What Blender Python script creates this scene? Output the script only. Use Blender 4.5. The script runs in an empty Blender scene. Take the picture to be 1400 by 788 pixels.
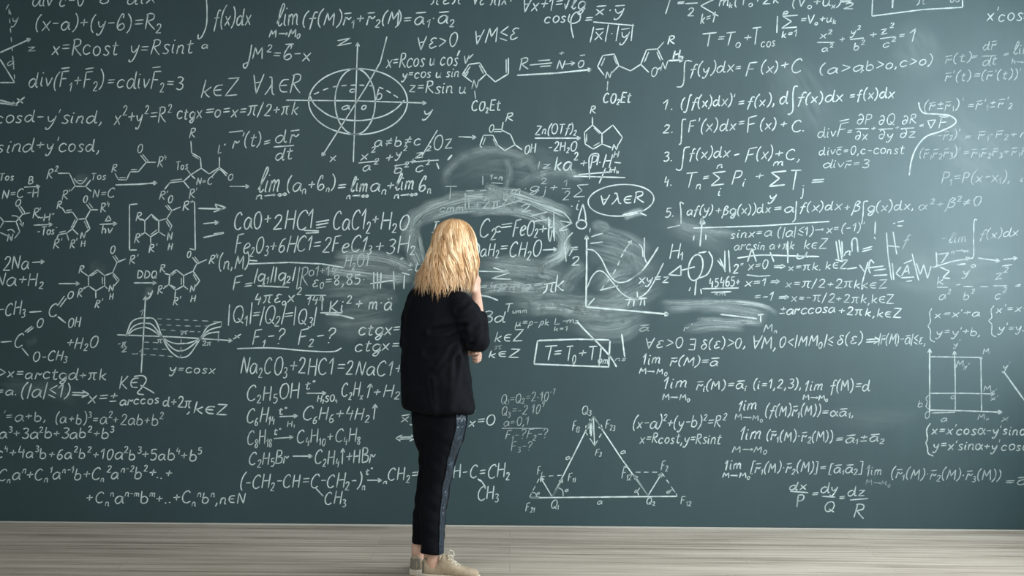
import bpy, bmesh, math, random
import numpy as np
from mathutils import Vector, Matrix, noise
from mathutils.bvhtree import BVHTree
random.seed(7)
D = bpy.data
SC = bpy.context.scene
COL = SC.collection

# ------------------------------------------------------------------ camera
F_PX = 1556.0                      # focal length in pixels of the 1400 x 788 frame
CAM_H = 1.376
ROLL = math.radians(0.49)
BOARD_Y = 6.557                    # distance from the camera to the face of the chalkboard
cam = D.cameras.new('camera'); cam_o = D.objects.new('camera', cam); COL.objects.link(cam_o)
cam.sensor_width = 36.0; cam.lens = 36.0 * F_PX / 1400.0; cam.clip_start = 0.05
RIGHT = Vector((math.cos(ROLL), 0, math.sin(ROLL))); UP = Vector((-math.sin(ROLL), 0, math.cos(ROLL)))
cam_o.matrix_world = Matrix(((RIGHT.x, UP.x, 0, 0), (0, 0, -1, 0), (RIGHT.z, UP.z, 0, CAM_H), (0, 0, 0, 1)))
SC.camera = cam_o

# ------------------------------------------------------------------ colour, world, light
vs = SC.view_settings
vs.view_transform = 'Standard'; vs.look = 'None'; vs.gamma = 1.0; vs.use_curve_mapping = False
vs.exposure = 0.13
world = D.worlds.new('world'); SC.world = world; world.use_nodes = True
bg = world.node_tree.nodes['Background']
bg.inputs['Color'].default_value = (0.62, 0.80, 1.0, 1); bg.inputs['Strength'].default_value = 0.6

def area(name, loc, direction, sx, sy, power, col):
    l = D.lights.new(name, 'AREA'); l.shape = 'RECTANGLE'; l.size = sx; l.size_y = sy
    l.energy = power; l.color = col
    o = D.objects.new(name, l); COL.objects.link(o)
    o.location = loc; o.rotation_euler = Vector(direction).to_track_quat('-Z', 'Z').to_euler()
    return o
ROOM_X0, ROOM_X1, ROOM_Y0, ROOM_Y1, ROOM_H = -4.3, 3.35, -2.6, BOARD_Y + 0.02, 3.45
area('daylight_side_window', (ROOM_X1 + 0.25, 4.55, 2.02), (-1, 0, 0), 3.1, 2.15, 285, (0.90, 0.97, 1.0))
area('rear_fill_left', (-1.9, ROOM_Y0 - 0.25, 1.95), (0, 1, 0), 2.4, 1.9, 20, (0.88, 0.97, 1.0))  # added fill from behind the camera, weaker on this side
area('rear_fill_right', (1.5, ROOM_Y0 - 0.25, 1.95), (0, 1, 0), 2.4, 1.9, 60, (0.88, 0.97, 1.0))  # added fill from behind the camera, the stronger of the pair

for k, x in enumerate((-1.9, 1.1)):
    area('ceiling_fill', (x, 2.6, ROOM_H - 0.03), (0, 0, -1), 1.2, 0.6, 36, (1.0, 0.98, 0.95))  # added overhead fill without a fixture, evens out floor and hair

# ------------------------------------------------------------------ helpers
def at(px, py, depth):
    """the world point that stands at this place of the frame, depth metres from the camera"""
    d = RIGHT * ((px - 700.0) / F_PX) + UP * ((394.0 - py) / F_PX) + Vector((0, 1, 0))
    return Vector((0, 0, CAM_H)) + d * depth

class Mat:
    def __init__(s, name):
        s.m = D.materials.new(name); s.m.use_nodes = True
        s.nt = s.m.node_tree; s.p = s.nt.nodes['Principled BSDF']; s.L = s.nt.links.new
    def n(s, t, **kw):
        nd = s.nt.nodes.new(t)
        for k, v in kw.items():
            if k in nd.inputs.keys(): nd.inputs[k].default_value = v
            else: setattr(nd, k, v)
        return nd
    def coords(s, scale=(1, 1, 1), kind='Object'):
        tc = s.n('ShaderNodeTexCoord'); mp = s.n('ShaderNodeMapping'); mp.inputs['Scale'].default_value = scale
        s.L(tc.outputs[kind], mp.inputs['Vector']); return mp.outputs['Vector']
    def noise(s, vec, scale, detail=4.0, rough=0.55):
        nd = s.n('ShaderNodeTexNoise'); nd.inputs['Scale'].default_value = scale
        nd.inputs['Detail'].default_value = detail; nd.inputs['Roughness'].default_value = rough
        s.L(vec, nd.inputs['Vector']); return nd.outputs['Fac']
    def ramp(s, fac, stops):
        nd = s.n('ShaderNodeValToRGB'); cr = nd.color_ramp
        while len(cr.elements) < len(stops): cr.elements.new(0.5)
        for e, (p, c) in zip(cr.elements, stops):
            e.position = p; e.color = (c[0], c[1], c[2], 1) if hasattr(c, '__len__') else (c, c, c, 1)
        s.L(fac, nd.inputs['Fac']); return nd.outputs['Color']
    def math(s, op, a, b=None, clamp=False):
        nd = s.n('ShaderNodeMath'); nd.operation = op; nd.use_clamp = clamp
        for i, v in enumerate((a, b)):
            if v is None: continue
            if hasattr(v, 'links'): s.L(v, nd.inputs[i])
            else: nd.inputs[i].default_value = v
        return nd.outputs[0]
    def attr(s, name):
        nd = s.n('ShaderNodeAttribute'); nd.attribute_name = name; return nd.outputs['Fac']
    def mix(s, fac, a, b):
        nd = s.n('ShaderNodeMix'); nd.data_type = 'RGBA'
        s.L(fac, nd.inputs[0])
        for i, v in ((6, a), (7, b)):
            if hasattr(v, 'links'): s.L(v, nd.inputs[i])
            else: nd.inputs[i].default_value = (v[0], v[1], v[2], 1)
        return nd.outputs[2]
    def bump(s, h, strength, dist=0.01):
        nd = s.n('ShaderNodeBump'); nd.inputs['Strength'].default_value = strength; nd.inputs['Distance'].default_value = dist
        s.L(h, nd.inputs['Height']); s.L(nd.outputs['Normal'], s.p.inputs['Normal'])
    def set(s, **kw):
        for k, v in kw.items():
            k = k.replace('_', ' ')
            if hasattr(v, 'links'): s.L(v, s.p.inputs[k])
            elif hasattr(v, '__len__'): s.p.inputs[k].default_value = (v[0], v[1], v[2], 1)
            else: s.p.inputs[k].default_value = v
        return s

def mesh_obj(name, verts, faces, mat, parent=None, smooth=False):
    me = D.meshes.new(name); me.from_pydata([tuple(v) for v in verts], [], faces); me.update()
    o = D.objects.new(name, me); COL.objects.link(o)
    if mat is not None: me.materials.append(mat)
    if smooth: me.polygons.foreach_set('use_smooth', [True] * len(me.polygons))
    if parent is not None: o.parent = parent
    return o

def structure(o): o['kind'] = 'structure'; return o

class MB:
    """collects boxes and tubes for one mesh"""
    def __init__(s): s.v = []; s.f = []
    def add(s, v, f):
        k = len(s.v); s.v += [Vector(p) for p in v]; s.f += [tuple(i + k for i in q) for q in f]
    def box(s, x0, x1, y0, y1, z0, z1):
        s.add([(x0, y0, z0), (x1, y0, z0), (x1, y1, z0), (x0, y1, z0), (x0, y0, z1), (x1, y0, z1), (x1, y1, z1), (x0, y1, z1)],
              [(0, 3, 2, 1), (4, 5, 6, 7), (0, 1, 5, 4), (1, 2, 6, 5), (2, 3, 7, 6), (3, 0, 4, 7)])
    def rings(s, rings, close=True):
        k = len(s.v); n = len(rings[0])
        for r in rings: s.v += [Vector(p) for p in r]
        for i in range(len(rings) - 1):
            for j in range(n):
                a = k + i * n + j; b = k + i * n + (j + 1) % n
                s.f.append((a, b, b + n, a + n))
        if close:
            s.f.append(tuple(k + j for j in reversed(range(n)))); m = k + (len(rings) - 1) * n
            s.f.append(tuple(m + j for j in range(n)))
    def tube(s, pts, rad, hint=(0, 1, 0), seg=14, caps=True):
        """a tapering tube through pts; rad gives r or (r along hint, r across) per point"""
        pts = [Vector(p) for p in pts]; rings = []; hint = Vector(hint)
        n = len(pts)
        rad = [(r, r) if not hasattr(r, '__len__') else r for r in rad]
        def fr(i):
            t = (pts[min(i + 1, n - 1)] - pts[max(i - 1, 0)]).normalized()
            a = (hint - t * hint.dot(t))
            if a.length < 1e-4: a = Vector((1, 0, 0)) - t * t.x
            a.normalize(); return t, a, t.cross(a)
        def ring(c, a, b, ra, rb): return [c + a * (ra * math.cos(2 * math.pi * k / seg)) + b * (rb * math.sin(2 * math.pi * k / seg)) for k in range(seg)]
        for i in range(n):
            t, a, b = fr(i); ra, rb = rad[i]
            if caps and i == 0:
                m = min(ra, rb)
                for q in (0.95, 0.7, 0.35): rings.append(ring(pts[0] - t * m * q, a, b, ra * math.sqrt(1 - q * q), rb * math.sqrt(1 - q * q)))
            rings.append(ring(pts[i], a, b, ra, rb))
            if caps is True and i == n - 1:
                m = min(ra, rb)
                for q in (0.35, 0.7, 0.95): rings.append(ring(pts[i] + t * m * q, a, b, ra * math.sqrt(1 - q * q), rb * math.sqrt(1 - q * q)))
        s.rings(rings)
    def ball(s, c, rx, ry, rz, rot=None, u=20, v=14):
        rings = []; c = Vector(c)
        for i in range(v + 1):
            t = math.pi * min(max(i / v, 0.03), 0.97)
            rr = []
            for j in range(u):
                p = Vector((rx * math.sin(t) * math.cos(2 * math.pi * j / u), ry * math.sin(t) * math.sin(2 * math.pi * j / u), -rz * math.cos(t)))
                if rot is not None: p = rot @ p
                rr.append(c + p)
            rings.append(rr)
        s.rings(rings)
    def build(s, name, mat, parent=None, smooth=False): return mesh_obj(name, s.v, s.f, mat, parent, smooth)

def curve_pts(p, per=6, closed=False):
    """Catmull-Rom through points"""
    p = [np.array(q, float) for q in p]
    if len(p) < 3: return p
    if closed: e = [p[-1]] + p + [p[0], p[1]]
    else: e = [2 * p[0] - p[1]] + p + [2 * p[-1] - p[-2]]
    out = []
    for i in range(1, len(e) - 2):
        a, b, c, d = e[i - 1], e[i], e[i + 1], e[i + 2]
        for k in range(per):
            t = k / per
            out.append(0.5 * (2 * b + (c - a) * t + (2 * a - 5 * b + 4 * c - d) * t * t + (3 * b - a - 3 * c + d) * t ** 3))
    out.append(e[-2]); return out

def fuse(o, voxel, smooth_iter=3, factor=0.5):
    """one continuous surface from overlapping closed pieces"""
    m = o.modifiers.new('r', 'REMESH'); m.mode = 'VOXEL'; m.voxel_size = voxel; m.use_smooth_shade = True
    if smooth_iter:
        s = o.modifiers.new('s', 'SMOOTH'); s.iterations = smooth_iter; s.factor = factor
    dg = bpy.context.evaluated_depsgraph_get(); dg.update()
    me = D.meshes.new_from_object(o.evaluated_get(dg))
    o.modifiers.clear(); old = o.data
    mats = [x for x in old.materials]; o.data = me; me.name = old.name
    me.materials.clear()
    for x in mats: me.materials.append(x)
    me.polygons.foreach_set('use_smooth', [True] * len(me.polygons))
    D.meshes.remove(old)
    return o

# ------------------------------------------------------------------ materials of the room
def wall_paint(name, col):
    m = Mat(name); v = m.coords(); m.set(Base_Color=m.ramp(m.noise(v, 6), [(0.3, [c * 0.95 for c in col]), (0.7, col)]), Roughness=0.85); m.bump(m.noise(v, 220), 0.08); return m.m
M_WALL = wall_paint('wall_paint', (0.40, 0.44, 0.44)); M_SIDE = wall_paint('haze_cutting_paint', (0.11, 0.13, 0.135)); M_CEIL = wall_paint('ceiling_paint', (0.70, 0.71, 0.70))
M_FRAME = wall_paint('white_window_frame', (0.75, 0.75, 0.74))
M_TRIM = wall_paint('pale_strip', (0.50, 0.50, 0.46))

m = Mat('wood_laminate_floor')
tc = m.n('ShaderNodeTexCoord'); 
br = m.n('ShaderNodeTexBrick'); br.offset = 0.37; br.offset_frequency = 2
for k, v in (('Scale', 1.0), ('Brick Width', 1.9), ('Row Height', 0.19), ('Mortar Size', 0.0016), ('Mortar Smooth', 0.3), ('Bias', 0.0)): br.inputs[k].default_value = v
br.inputs['Color1'].default_value = (0.0, 0.0, 0.0, 1); br.inputs['Color2'].default_value = (1, 1, 1, 1); br.inputs['Mortar'].default_value = (0.4, 0.4, 0.4, 1)
m.L(tc.outputs['Object'], br.inputs['Vector'])
g1 = m.noise(m.coords((0.55, 17, 1)), 2.2, 6, 0.62); g2 = m.noise(m.coords((0.25, 6, 1)), 2.0, 3, 0.5)
sep = m.n('ShaderNodeSeparateColor'); m.L(br.outputs['Color'], sep.inputs[0])
mixv = m.math('ADD', m.math('MULTIPLY', g1, 0.64), m.math('ADD', m.math('MULTIPLY', g2, 0.34), m.math('MULTIPLY', sep.outputs[0], 0.06)))
col = m.ramp(mixv, [(0.39, (0.25, 0.212, 0.165)), (0.50, (0.43, 0.372, 0.305)), (0.62, (0.57, 0.508, 0.43))])
seam = m.mix(br.outputs['Fac'], col, (0.34, 0.295, 0.235))
m.set(Base_Color=seam, Roughness=0.42, Specular_IOR_Level=0.4); m.bump(g1, 0.06)
M_FLOOR = m.m

m = Mat('dark_green_board_paint')
v = m.coords(); big = m.noise(v, 0.9, 3); streak = m.noise(m.coords((6, 1, 0.7)), 1.6, 5, 0.6); fine = m.noise(v, 9, 5, 0.6)
d = m.math('ADD', m.math('MULTIPLY', big, 0.5), m.math('ADD', m.math('MULTIPLY', streak, 0.3), m.math('MULTIPLY', fine, 0.2)))
m.set(Base_Color=m.ramp(d, [(0.30, (0.007, 0.031, 0.038)), (0.55, (0.012, 0.043, 0.050)), (0.75, (0.024, 0.060, 0.068))]), Roughness=0.60, Specular_IOR_Level=1.0, Specular_Tint=(0.88, 0.98, 1.0))
M_BOARD = m.m

def chalk_material(name, smear):
    m = Mat(name); v = m.coords()
    e = m.attr('edge'); op = m.attr('opacity'); al = m.attr('along')
    if smear:
        ne = m.n('ShaderNodeCombineXYZ'); m.L(m.math('MULTIPLY', al, 0.55), ne.inputs[0]); m.L(m.math('MULTIPLY', e, 3.4), ne.inputs[1]); m.L(m.math('MULTIPLY', op, 37.0), ne.inputs[2])
        st = m.noise(ne.outputs[0], 1.9, 4, 0.55)
        st = m.math('MULTIPLY_ADD', st, 2.2); st.node.inputs[2].default_value = -0.58; st.node.use_clamp = True
        cl = m.noise(v, 5, 3, 0.5)
        fall = m.math('SUBTRACT', 1.0, m.math('POWER', m.math('ABSOLUTE', e), 1.6), True)
        a = m.math('MULTIPLY', m.math('MULTIPLY', st, fall), m.math('MULTIPLY', op, m.attr('fade')))
        a = m.math('MULTIPLY', a, m.math('ADD', m.math('MULTIPLY', cl, 0.9), 0.42), True)
    else:
        gr = m.noise(v, 170, 2, 0.6); gl = m.noise(v, 26, 2, 0.5)
        g = m.math('ADD', m.math('MULTIPLY', gr, 0.9), m.math('MULTIPLY', gl, 0.9))
        fall = m.math('SUBTRACT', 1.0, m.math('POWER', m.math('ABSOLUTE', e), 3.0), True)
        a = m.math('MULTIPLY', m.math('MULTIPLY', op, fall), m.math('ADD', g, 0.12), True)
    m.set(Base_Color=(0.70, 0.83, 0.83), Roughness=0.95, Specular_IOR_Level=0.1, Alpha=a)
    return m.m
M_CHALK = chalk_material('white_chalk', False); M_SMEAR = chalk_material('wiped_chalk_dust', True)

# ------------------------------------------------------------------ the room
b = MB(); b.box(ROOM_X0 - 0.15, ROOM_X1 + 0.15, ROOM_Y0 - 0.15, ROOM_Y1 + 0.15, -0.1, 0); structure(b.build('floor', M_FLOOR))
b = MB(); b.box(ROOM_X0 - 0.15, ROOM_X1 + 0.15, ROOM_Y0 - 0.15, ROOM_Y1 + 0.15, ROOM_H, ROOM_H + 0.1); structure(b.build('ceiling', M_CEIL))
b = MB(); b.box(ROOM_X0 - 0.15, ROOM_X1 + 0.15, ROOM_Y1, ROOM_Y1 + 0.15, 0, ROOM_H); structure(b.build('wall_back', M_WALL))
b = MB(); b.box(ROOM_X0 - 0.15, ROOM_X0, ROOM_Y0, ROOM_Y1, 0, ROOM_H); structure(b.build('wall_left', M_SIDE))  # unseen wall, made dark so the board's left end reflects less
def holed(name, u0, u1, holes, place):
    """a wall along u with window openings (u0, u1, z0, z1)"""
    b = MB(); cuts = sorted(holes); x = u0
    for (a, c, z0, z1) in cuts:
        place(b, x, a, 0, ROOM_H); place(b, a, c, 0, z0); place(b, a, c, z1, ROOM_H); x = c
    place(b, x, u1, 0, ROOM_H); return structure(b.build(name, M_WALL))
side = lambda b, u0, u1, z0, z1: b.box(ROOM_X1, ROOM_X1 + 0.15, u0, u1, z0, z1)
rear = lambda b, u0, u1, z0, z1: b.box(u0, u1, ROOM_Y0 - 0.15, ROOM_Y0, z0, z1)
W_SIDE = (3.0, 6.1, 0.95, 3.1); W_REAR = [(-3.1, -0.7, 0.95, 2.9), (0.3, 2.7, 0.95, 2.9)]  # rear openings are added to let the fill lights in
holed('wall_right', ROOM_Y0, ROOM_Y1, [W_SIDE], side); holed('wall_front', ROOM_X0, ROOM_X1, W_REAR, rear)
for k, (w, is_side) in enumerate([(W_SIDE, True)] + [(w, False) for w in W_REAR]):
    b = MB(); u0, u1, z0, z1 = w; t = 0.05
    def fb(a, c, e, g):
        if is_side: b.box(ROOM_X1 + 0.03, ROOM_X1 + 0.09, a, c, e, g)
        else: b.box(a, c, ROOM_Y0 - 0.09, ROOM_Y0 - 0.03, e, g)
    fb(u0, u1, z0, z0 + t); fb(u0, u1, z1 - t, z1); fb(u0, u0 + t, z0, z1); fb(u1 - t, u1, z0, z1)
    fb((u0 + u1) / 2 - 0.025, (u0 + u1) / 2 + 0.025, z0, z1)
    structure(b.build('window_%d' % (k + 1), M_FRAME))
b = MB(); b.box(ROOM_X0, ROOM_X1, BOARD_Y - 0.004, ROOM_Y1, 0, 0.007); structure(b.build('baseboard_back', M_TRIM))
# ------------------------------------------------------------------ the chalkboard
board = MB(); board.box(ROOM_X0 + 0.02, ROOM_X1 - 0.01, BOARD_Y, ROOM_Y1 - 0.001, 0.010, 3.30)
board = board.build('chalkboard', M_BOARD)
board['label'] = 'huge dark green chalkboard filling the wall, covered in white handwritten formulas'; board['category'] = 'chalkboard'

# one-line handwriting: points per stroke, "~" for a curved stroke; base line 0, small letters 4, capitals 7
GLYPHS = {
'a': '4.3 ~3.6,3.5 2.2,4.2 .7,3 .4,1.2 1.4,0 2.8,1 3.7,3.8 3.6,1 4.3,.1',
'b': '4 ~.8,7 .6,3.5 .5,.4;~.5,2.8 2,4 3.4,2.8 3.2,.8 1.8,0 .5,.6',
'ь': '3.9 ~2.6,5.6 2.8,7.2 2,7.4 1,5 .5,2.6 .8,.6 2.1,0 3.4,1.4 2.8,3 1.4,2.4 .8,1.2',
'c': '3.8 ~3.4,3.4 2.2,4.2 .8,3.2 .5,1.2 1.6,0 3.4,.8',
'd': '4.7 ~3.6,3.2 2.2,4.1 .7,2.9 .5,1 1.6,0 2.9,1.2 3.7,3.6;~4,7.2 3.8,4 3.7,1 4.2,.1 4.7,.5',
'e': '3.8 ~.7,2 2,2.3 3.3,3.2 2.4,4.2 1,3.4 .5,1.6 1.4,.1 3.4,.7',
'f': '3.4 ~3.8,6.6 3,7.1 2.2,6 1.6,2 1,-1.8;.4,3.7 3.3,4',
'g': '4 ~3.4,3.5 2,4.2 .6,3 .6,1.2 1.8,.3 3.2,1.6 3.6,3.9 3.3,0 2.4,-2.2 1.2,-2.3 .9,-1.4 2.4,-.2 4,.6',
'h': '3.6 ~.8,7 .5,0;~.5,2.4 1.8,4 2.9,3.2 3,0',
'i': '1.7 ~.7,4 .5,.8 1.2,.1;.9,5.6 1.2,6',
'j': '2 ~1.4,4 1.4,0 .8,-2 -.2,-1.8;1.4,5.5 1.7,5.9',
'k': '3.6 .9,7 .5,0;~3.2,4.2 1.8,2.8 .7,2.1;~1.2,2.5 2.2,1 3.3,.1',
'l': '2.8 ~.3,.8 2.2,4.4 2.9,6.8 2.1,7.2 1.2,4 1,.8 1.7,0 2.7,.9',
'ł': '2.4 ~.2,4.6 1.8,7.1;~1.8,7.1 1.4,4 1,0',
'm': '5 ~.7,4 .4,0;~.5,2.4 1.7,4 2.4,3.2 2.3,.2;~2.4,2.4 3.6,4 4.3,3.2 4.2,.6 4.8,.1',
'n': '3.6 ~.7,4 .4,0;~.5,2.4 1.8,4 2.8,3.2 2.7,.6 3.4,.1',
'o': '3.8 ~2,4.2 .8,3.2 .6,1.2 1.8,0 3.2,1.2 3.2,3.2 2,4.2',
'p': '4 ~.8,4 .4,-2.6;~.7,3 2.1,4.1 3.5,3 3,.8 1.6,.1 .7,.8',
'q': '4 ~3.4,3.4 2,4.2 .6,2.8 .7,.8 2,.2 3.3,2;~3.6,4.1 3.3,-1 2.9,-2.7 3.9,-1.2',
'r': '3.4 ~.8,4 .6,2 .4,-.3;~.6,2.4 1.3,3.7 1.9,3 2.4,2.9 3.2,4',
's': '3.4 ~3.1,3.6 2.1,4.2 1,3.5 1.7,2.3 2.7,1.3 2,.1 .5,.4',
't': '3.2 ~1.6,6.2 1.2,1.2 1.8,.1 2.8,.6;.3,4.2 2.9,4.6',
'u': '3.8 ~.6,4 .5,1 1.4,0 2.6,1 3.2,4;~3.2,4 3,1 3.7,.1',
'v': '3.3 ~.4,4 1.4,.2;~1.4,.2 2.4,2.2 3.1,4.2',
'x': '3.6 .5,4.1 3.2,0;3.4,4.2 .3,-.1',
'ä': '4.3 ~3.6,3.5 2.2,4.2 .7,3 .4,1.2 1.4,0 2.8,1 3.7,3.8 3.6,1 4.3,.1;1.6,6 2.2,5.4;3,6.6 3.4,5.8',
'w': '5 ~.4,4 1.2,.2 2.4,3 3.4,.2 4.6,4',
'y': '3.6 ~.5,4 .9,2 1.8,1.3 2.9,2.8;~3.4,4.3 2.7,.6 1.6,-2.2 .5,-2.5 .5,-1.6',
'z': '3.7 .5,4 3.2,4.1 .5,.2 3.5,.3',
'A': '4.4 .2,0 2.3,7;2.3,7 4.1,0;.9,2.5 3.6,2.6',
'B': '4 .7,7 .5,0;~.6,7 2.9,6.6 2.9,4.4 .8,3.7;~.8,3.7 3.5,3 3.2,.6 .5,0',
'C': '4.6 ~4.1,5.8 3.2,7 1.5,6 .5,3.4 1,.8 2.6,0 4.2,1',
'D': '4.8 .7,7 .5,0;~.6,7 3,6.2 4.3,3.6 3,.9 .5,0',
'E': '4.1 3.7,7 .7,6.9 .5,0 3.7,.2;.6,3.6 3.1,3.8',
'F': '4 .9,6.9 .5,0;.8,6.9 3.8,7.3;.7,3.7 3,3.9',
'H': '4.5 .8,7 .5,0;4,7.1 3.8,-.1;.6,3.5 4,3.8',
'I': '3.4 1.8,7 1.2,0;.5,6.9 3.3,7.2;.1,0 2.6,.2',
'K': '4.1 .9,7 .5,0;~3.8,7 2,4.4 .7,3.1;~1,3.3 2.6,1.4 3.9,0',
'L': '3.6 .9,7 .5,0 3.4,.2',
'M': '5.2 .4,0 1.1,6.8;1.1,6.8 2.4,2.6;2.4,2.6 4.2,6.9;4.2,6.9 4.7,0',
'N': '4.5 .5,0 .8,7;.8,7 3.6,.2;3.6,.2 4.1,7',
'O': '4.8 ~2.8,7 1.2,6 .5,3.4 1.1,.8 2.4,0 3.8,1.2 4.3,4 3.7,6.2 2.6,7',
'P': '3.9 .9,7 .5,-.2;~.8,6.9 3,6.7 3.5,5.2 2.8,3.6 .8,3.2',
'Q': '4.8 ~2.8,7 1.2,6 .5,3.4 1.1,.8 2.4,0 3.8,1.2 4.3,4 3.7,6.2 2.6,7;~2.4,1.8 3.6,.6 4.8,-.4',
'R': '4.1 .9,7 .4,0;~.3,6.5 1.7,7.1 3.2,6.6 3.1,4.7 1,3.6;~1,3.7 2.4,1.8 4.1,0',
'S': '4.1 ~3.8,6 2.6,7 1,6.2 1.1,4.6 3,3.2 3.5,1.4 2.2,0 .4,.8',
'T': '4.4 2.4,7 2,0;.3,6.9 4.3,7.2',
'V': '4.1 .3,7 1.8,0;1.8,0 3.9,7', 'W': '5.6 .3,7 1.4,0 2.8,5 4,0 5.4,7',
'X': '4.2 .5,7 3.9,0;3.9,7 .3,0', 'Y': '4.2 .3,7 2,3.6;4,7 1.4,-.4', 'Z': '4.6 .5,7 4.2,7.1 .4,.1 4.4,.3',
'0': '4 ~2.2,7 .9,5.8 .5,3 1.4,0 2.7,.4 3.5,3.6 3.1,6.2 2,7',
'1': '2.6 .2,4.6 1.9,7 1.5,0', '2': '4.1 ~.6,5.4 1.6,6.9 3.1,6.4 3,4.4 1.6,1.8 .4,.2;.4,.2 3.8,.3',
'3': '3.8 ~.6,6.4 2,7 3.2,6 2.4,4.2 1.4,3.7;~1.4,3.7 3.2,3 3.2,1 1.8,0 .4,.7',
'4': '4 1.3,7 .5,3.2 3.6,3.4;3,5 2.7,-.2', '5': '3.9 3.4,6.9 1,6.7 .8,4;~.8,4 2.4,4.3 3.4,2.8 2.8,.8 1.6,0 .4,.6',
'6': '3.8 ~3,6.8 1.6,6 .6,3 .8,.8 2,0 3.2,1.2 2.8,3 1.6,3.2 .7,2', '7': '3.7 .5,6.8 3.4,7 1.4,0',
'8': '3.9 ~2.2,3.8 .8,5 1,6.6 2.4,7 3.2,6 2.6,4.6 1.4,3 .8,1.4 1.6,0 2.8,.4 3.2,2 2.2,3.8',
'9': '3.9 ~3.2,5.4 2,4 .8,5 1.2,6.8 2.6,7 3.3,5.4 2.8,2 1.6,0',
'(': '2.3 ~2.2,7.9 1,5.8 .5,3.2 .7,.6 1.6,-1.2', ')': '2.3 ~.4,7.9 1.5,5.8 1.8,3.2 1.3,.6 .2,-1.2',
'[': '2.4 2.2,7.9 .7,7.8 .6,-1 2.2,-1', ']': '2.4 .3,7.9 1.8,7.8 1.7,-1 .2,-1',
'|': '1.6 .9,7.8 .7,-1', '/': '3 2.8,7.6 .2,-.8',
'+': '4 .4,3.2 3.6,3.5;2.1,5.1 1.9,1.5', '-': '3.4 .5,3.2 3,3.4', '=': '4.1 .6,4 3.6,4.3;.5,2.5 3.5,2.7',
'≡': '4.6 .6,4.9 4.2,5.2;.5,3.5 4.1,3.8;.5,2.1 4.1,2.4', '±': '4 .5,4.2 3.5,4.4;2.1,6 1.9,2.8;.5,1 3.5,1.2', '≠': '4.1 .6,4 3.6,4.3;.5,2.3 3.5,2.5;3,6 1,.8',
'<': '3.8 3.4,5.4 .5,3.2;.5,3.2 3.5,.8', '>': '3.8 .5,5.6 3.5,3.4;3.5,3.4 .5,1', '≤': '3.9 3.4,6.2 .6,4 3.5,2;.5,1.4 3.5,-.2',
'⇒': '5.4 .3,4.1 4,4.2;.3,2.5 4,2.6;3.2,5.6 5.2,3.4;5.2,3.4 3.2,1.2', '⇔': '6.4 1.4,4 5,4.1;1.4,2.7 5,2.8;1.9,5.6 .3,3.4 1.9,1.2;4.5,5.6 6.1,3.4 4.5,1.2',
'→': '6.4 .4,3.2 6,3.3;4.8,4.4 6,3.3;6,3.3 4.8,2.2', '↑': '2.8 1.4,-.4 1.4,7.4;.3,5.4 1.4,7.5;1.4,7.5 2.5,5.4',
'.': '1.6 .6,.2 .9,.5', ',': '1.8 ~.9,.8 .9,-.2 .3,-1.5', "'": '1.3 .9,7.6 .6,5.6', '"': '1.8 .6,7.4 .5,6;1.3,7.6 1.2,6.2', '·': '2 .8,3 1.2,3.4', '°': '1.8 ~.9,7.2 .4,6.4 1,6 1.5,6.6 .9,7.2', '?': '3.8 ~.6,5.6 1.4,7 3,6.6 3,4.8 1.8,3.4 1.6,1.9;1.6,.1 1.7,.4', '!': '1.6 .8,7.4 .8,2;.8,.2 .9,.6', '~': '3.6 ~.4,3 1.2,4 2.2,3 3.2,4', ':': '1.6 .7,3 .9,3.3;.6,.5 .8,.8',
'∫': '3.2 ~3.2,8.4 2.5,8.8 2,7 1.7,2 1.2,-2 .3,-2.8 -.4,-2.2', '∑': '5 4.6,7 .6,6.8;.6,6.8 3,3.6;3,3.6 .5,0;.5,0 4.6,.2', '√': '3 .2,3 1,.2 2.4,8',
'∀': '4.3 .3,7 1.9,0;1.9,0 4,7.1;1,4 3.2,4.2', '∃': '3.6 .5,6.4 3,6.5;3,6.5 2.9,0;2.9,0 .4,.1;.8,3.2 2.9,3.3', '∈': '3.9 ~3.6,5 1.6,4.8 .6,3 1.4,.9 3.6,.6;.7,2.9 3.2,3', '∞': '5 ~2.5,2 1.2,3.2 .4,2 1.2,.8 2.5,2 3.8,3.2 4.6,2 3.8,.8 2.5,2',
'∂': '4 ~.9,6 2.2,7 3.4,5.2 3.3,2.4 2,.2 .7,1.2 1,3 2.4,3.6 3.3,2.8', '∇': '4.4 .4,6.4 4,6.6;4,6.6 2.1,.4;2.1,.4 .4,6.4', 'Δ': '4.2 .3,.2 2.1,6.4;2.1,6.4 3.9,.3;3.9,.3 .3,.2',
'α': '4.6 ~4,4.1 2.9,1.2 1.6,0 .5,1.4 .9,3.6 2.2,4.1 3.2,2 4.4,.1', 'β': '4 ~.2,-2.6 .8,1 1.2,5.4 2.2,6.8 3.2,5.8 1.6,3.9;~1.6,3.9 3.5,3 3,.8 1.4,.2 .9,.9', 'δ': '3.7 ~3.2,6.4 1.8,7 1.2,5.8 2.6,4 3.2,2 2,0 .7,1 .9,3 2.6,4', 'ε': '3.7 ~3.3,4.6 2,5 1,4 1.9,2.9;~1.9,2.9 .6,1.8 1.2,.2 3.3,.9', 'λ': '4.2 ~.7,6.8 1.6,6.8 2.2,4.6 3,1 4,.1;~2.2,4.2 1.4,2 .3,0', 'μ': '4.2 ~.9,4 .3,-2.6;~.8,2 1.5,.3 2.6,.8 3.3,4;~3.3,3.6 3.2,1 4,.2', 'π': '4.8 .2,4.6 4.5,5;~1.4,4.6 1.3,1.6 .3,0;~3.2,4.8 3,1 4,.1', 'ρ': '3.6 ~.2,-2.6 1,1 1.6,3.6 2.8,4.1 3.2,2.4 2,.4 .9,.6', 'φ': '4.6 ~1.2,6 .4,3.6 1.4,1.2 3,1.2 4.1,3.6 3.2,6.4 2.3,5.6 2,1 2.4,-3 3,-4.4',
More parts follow.
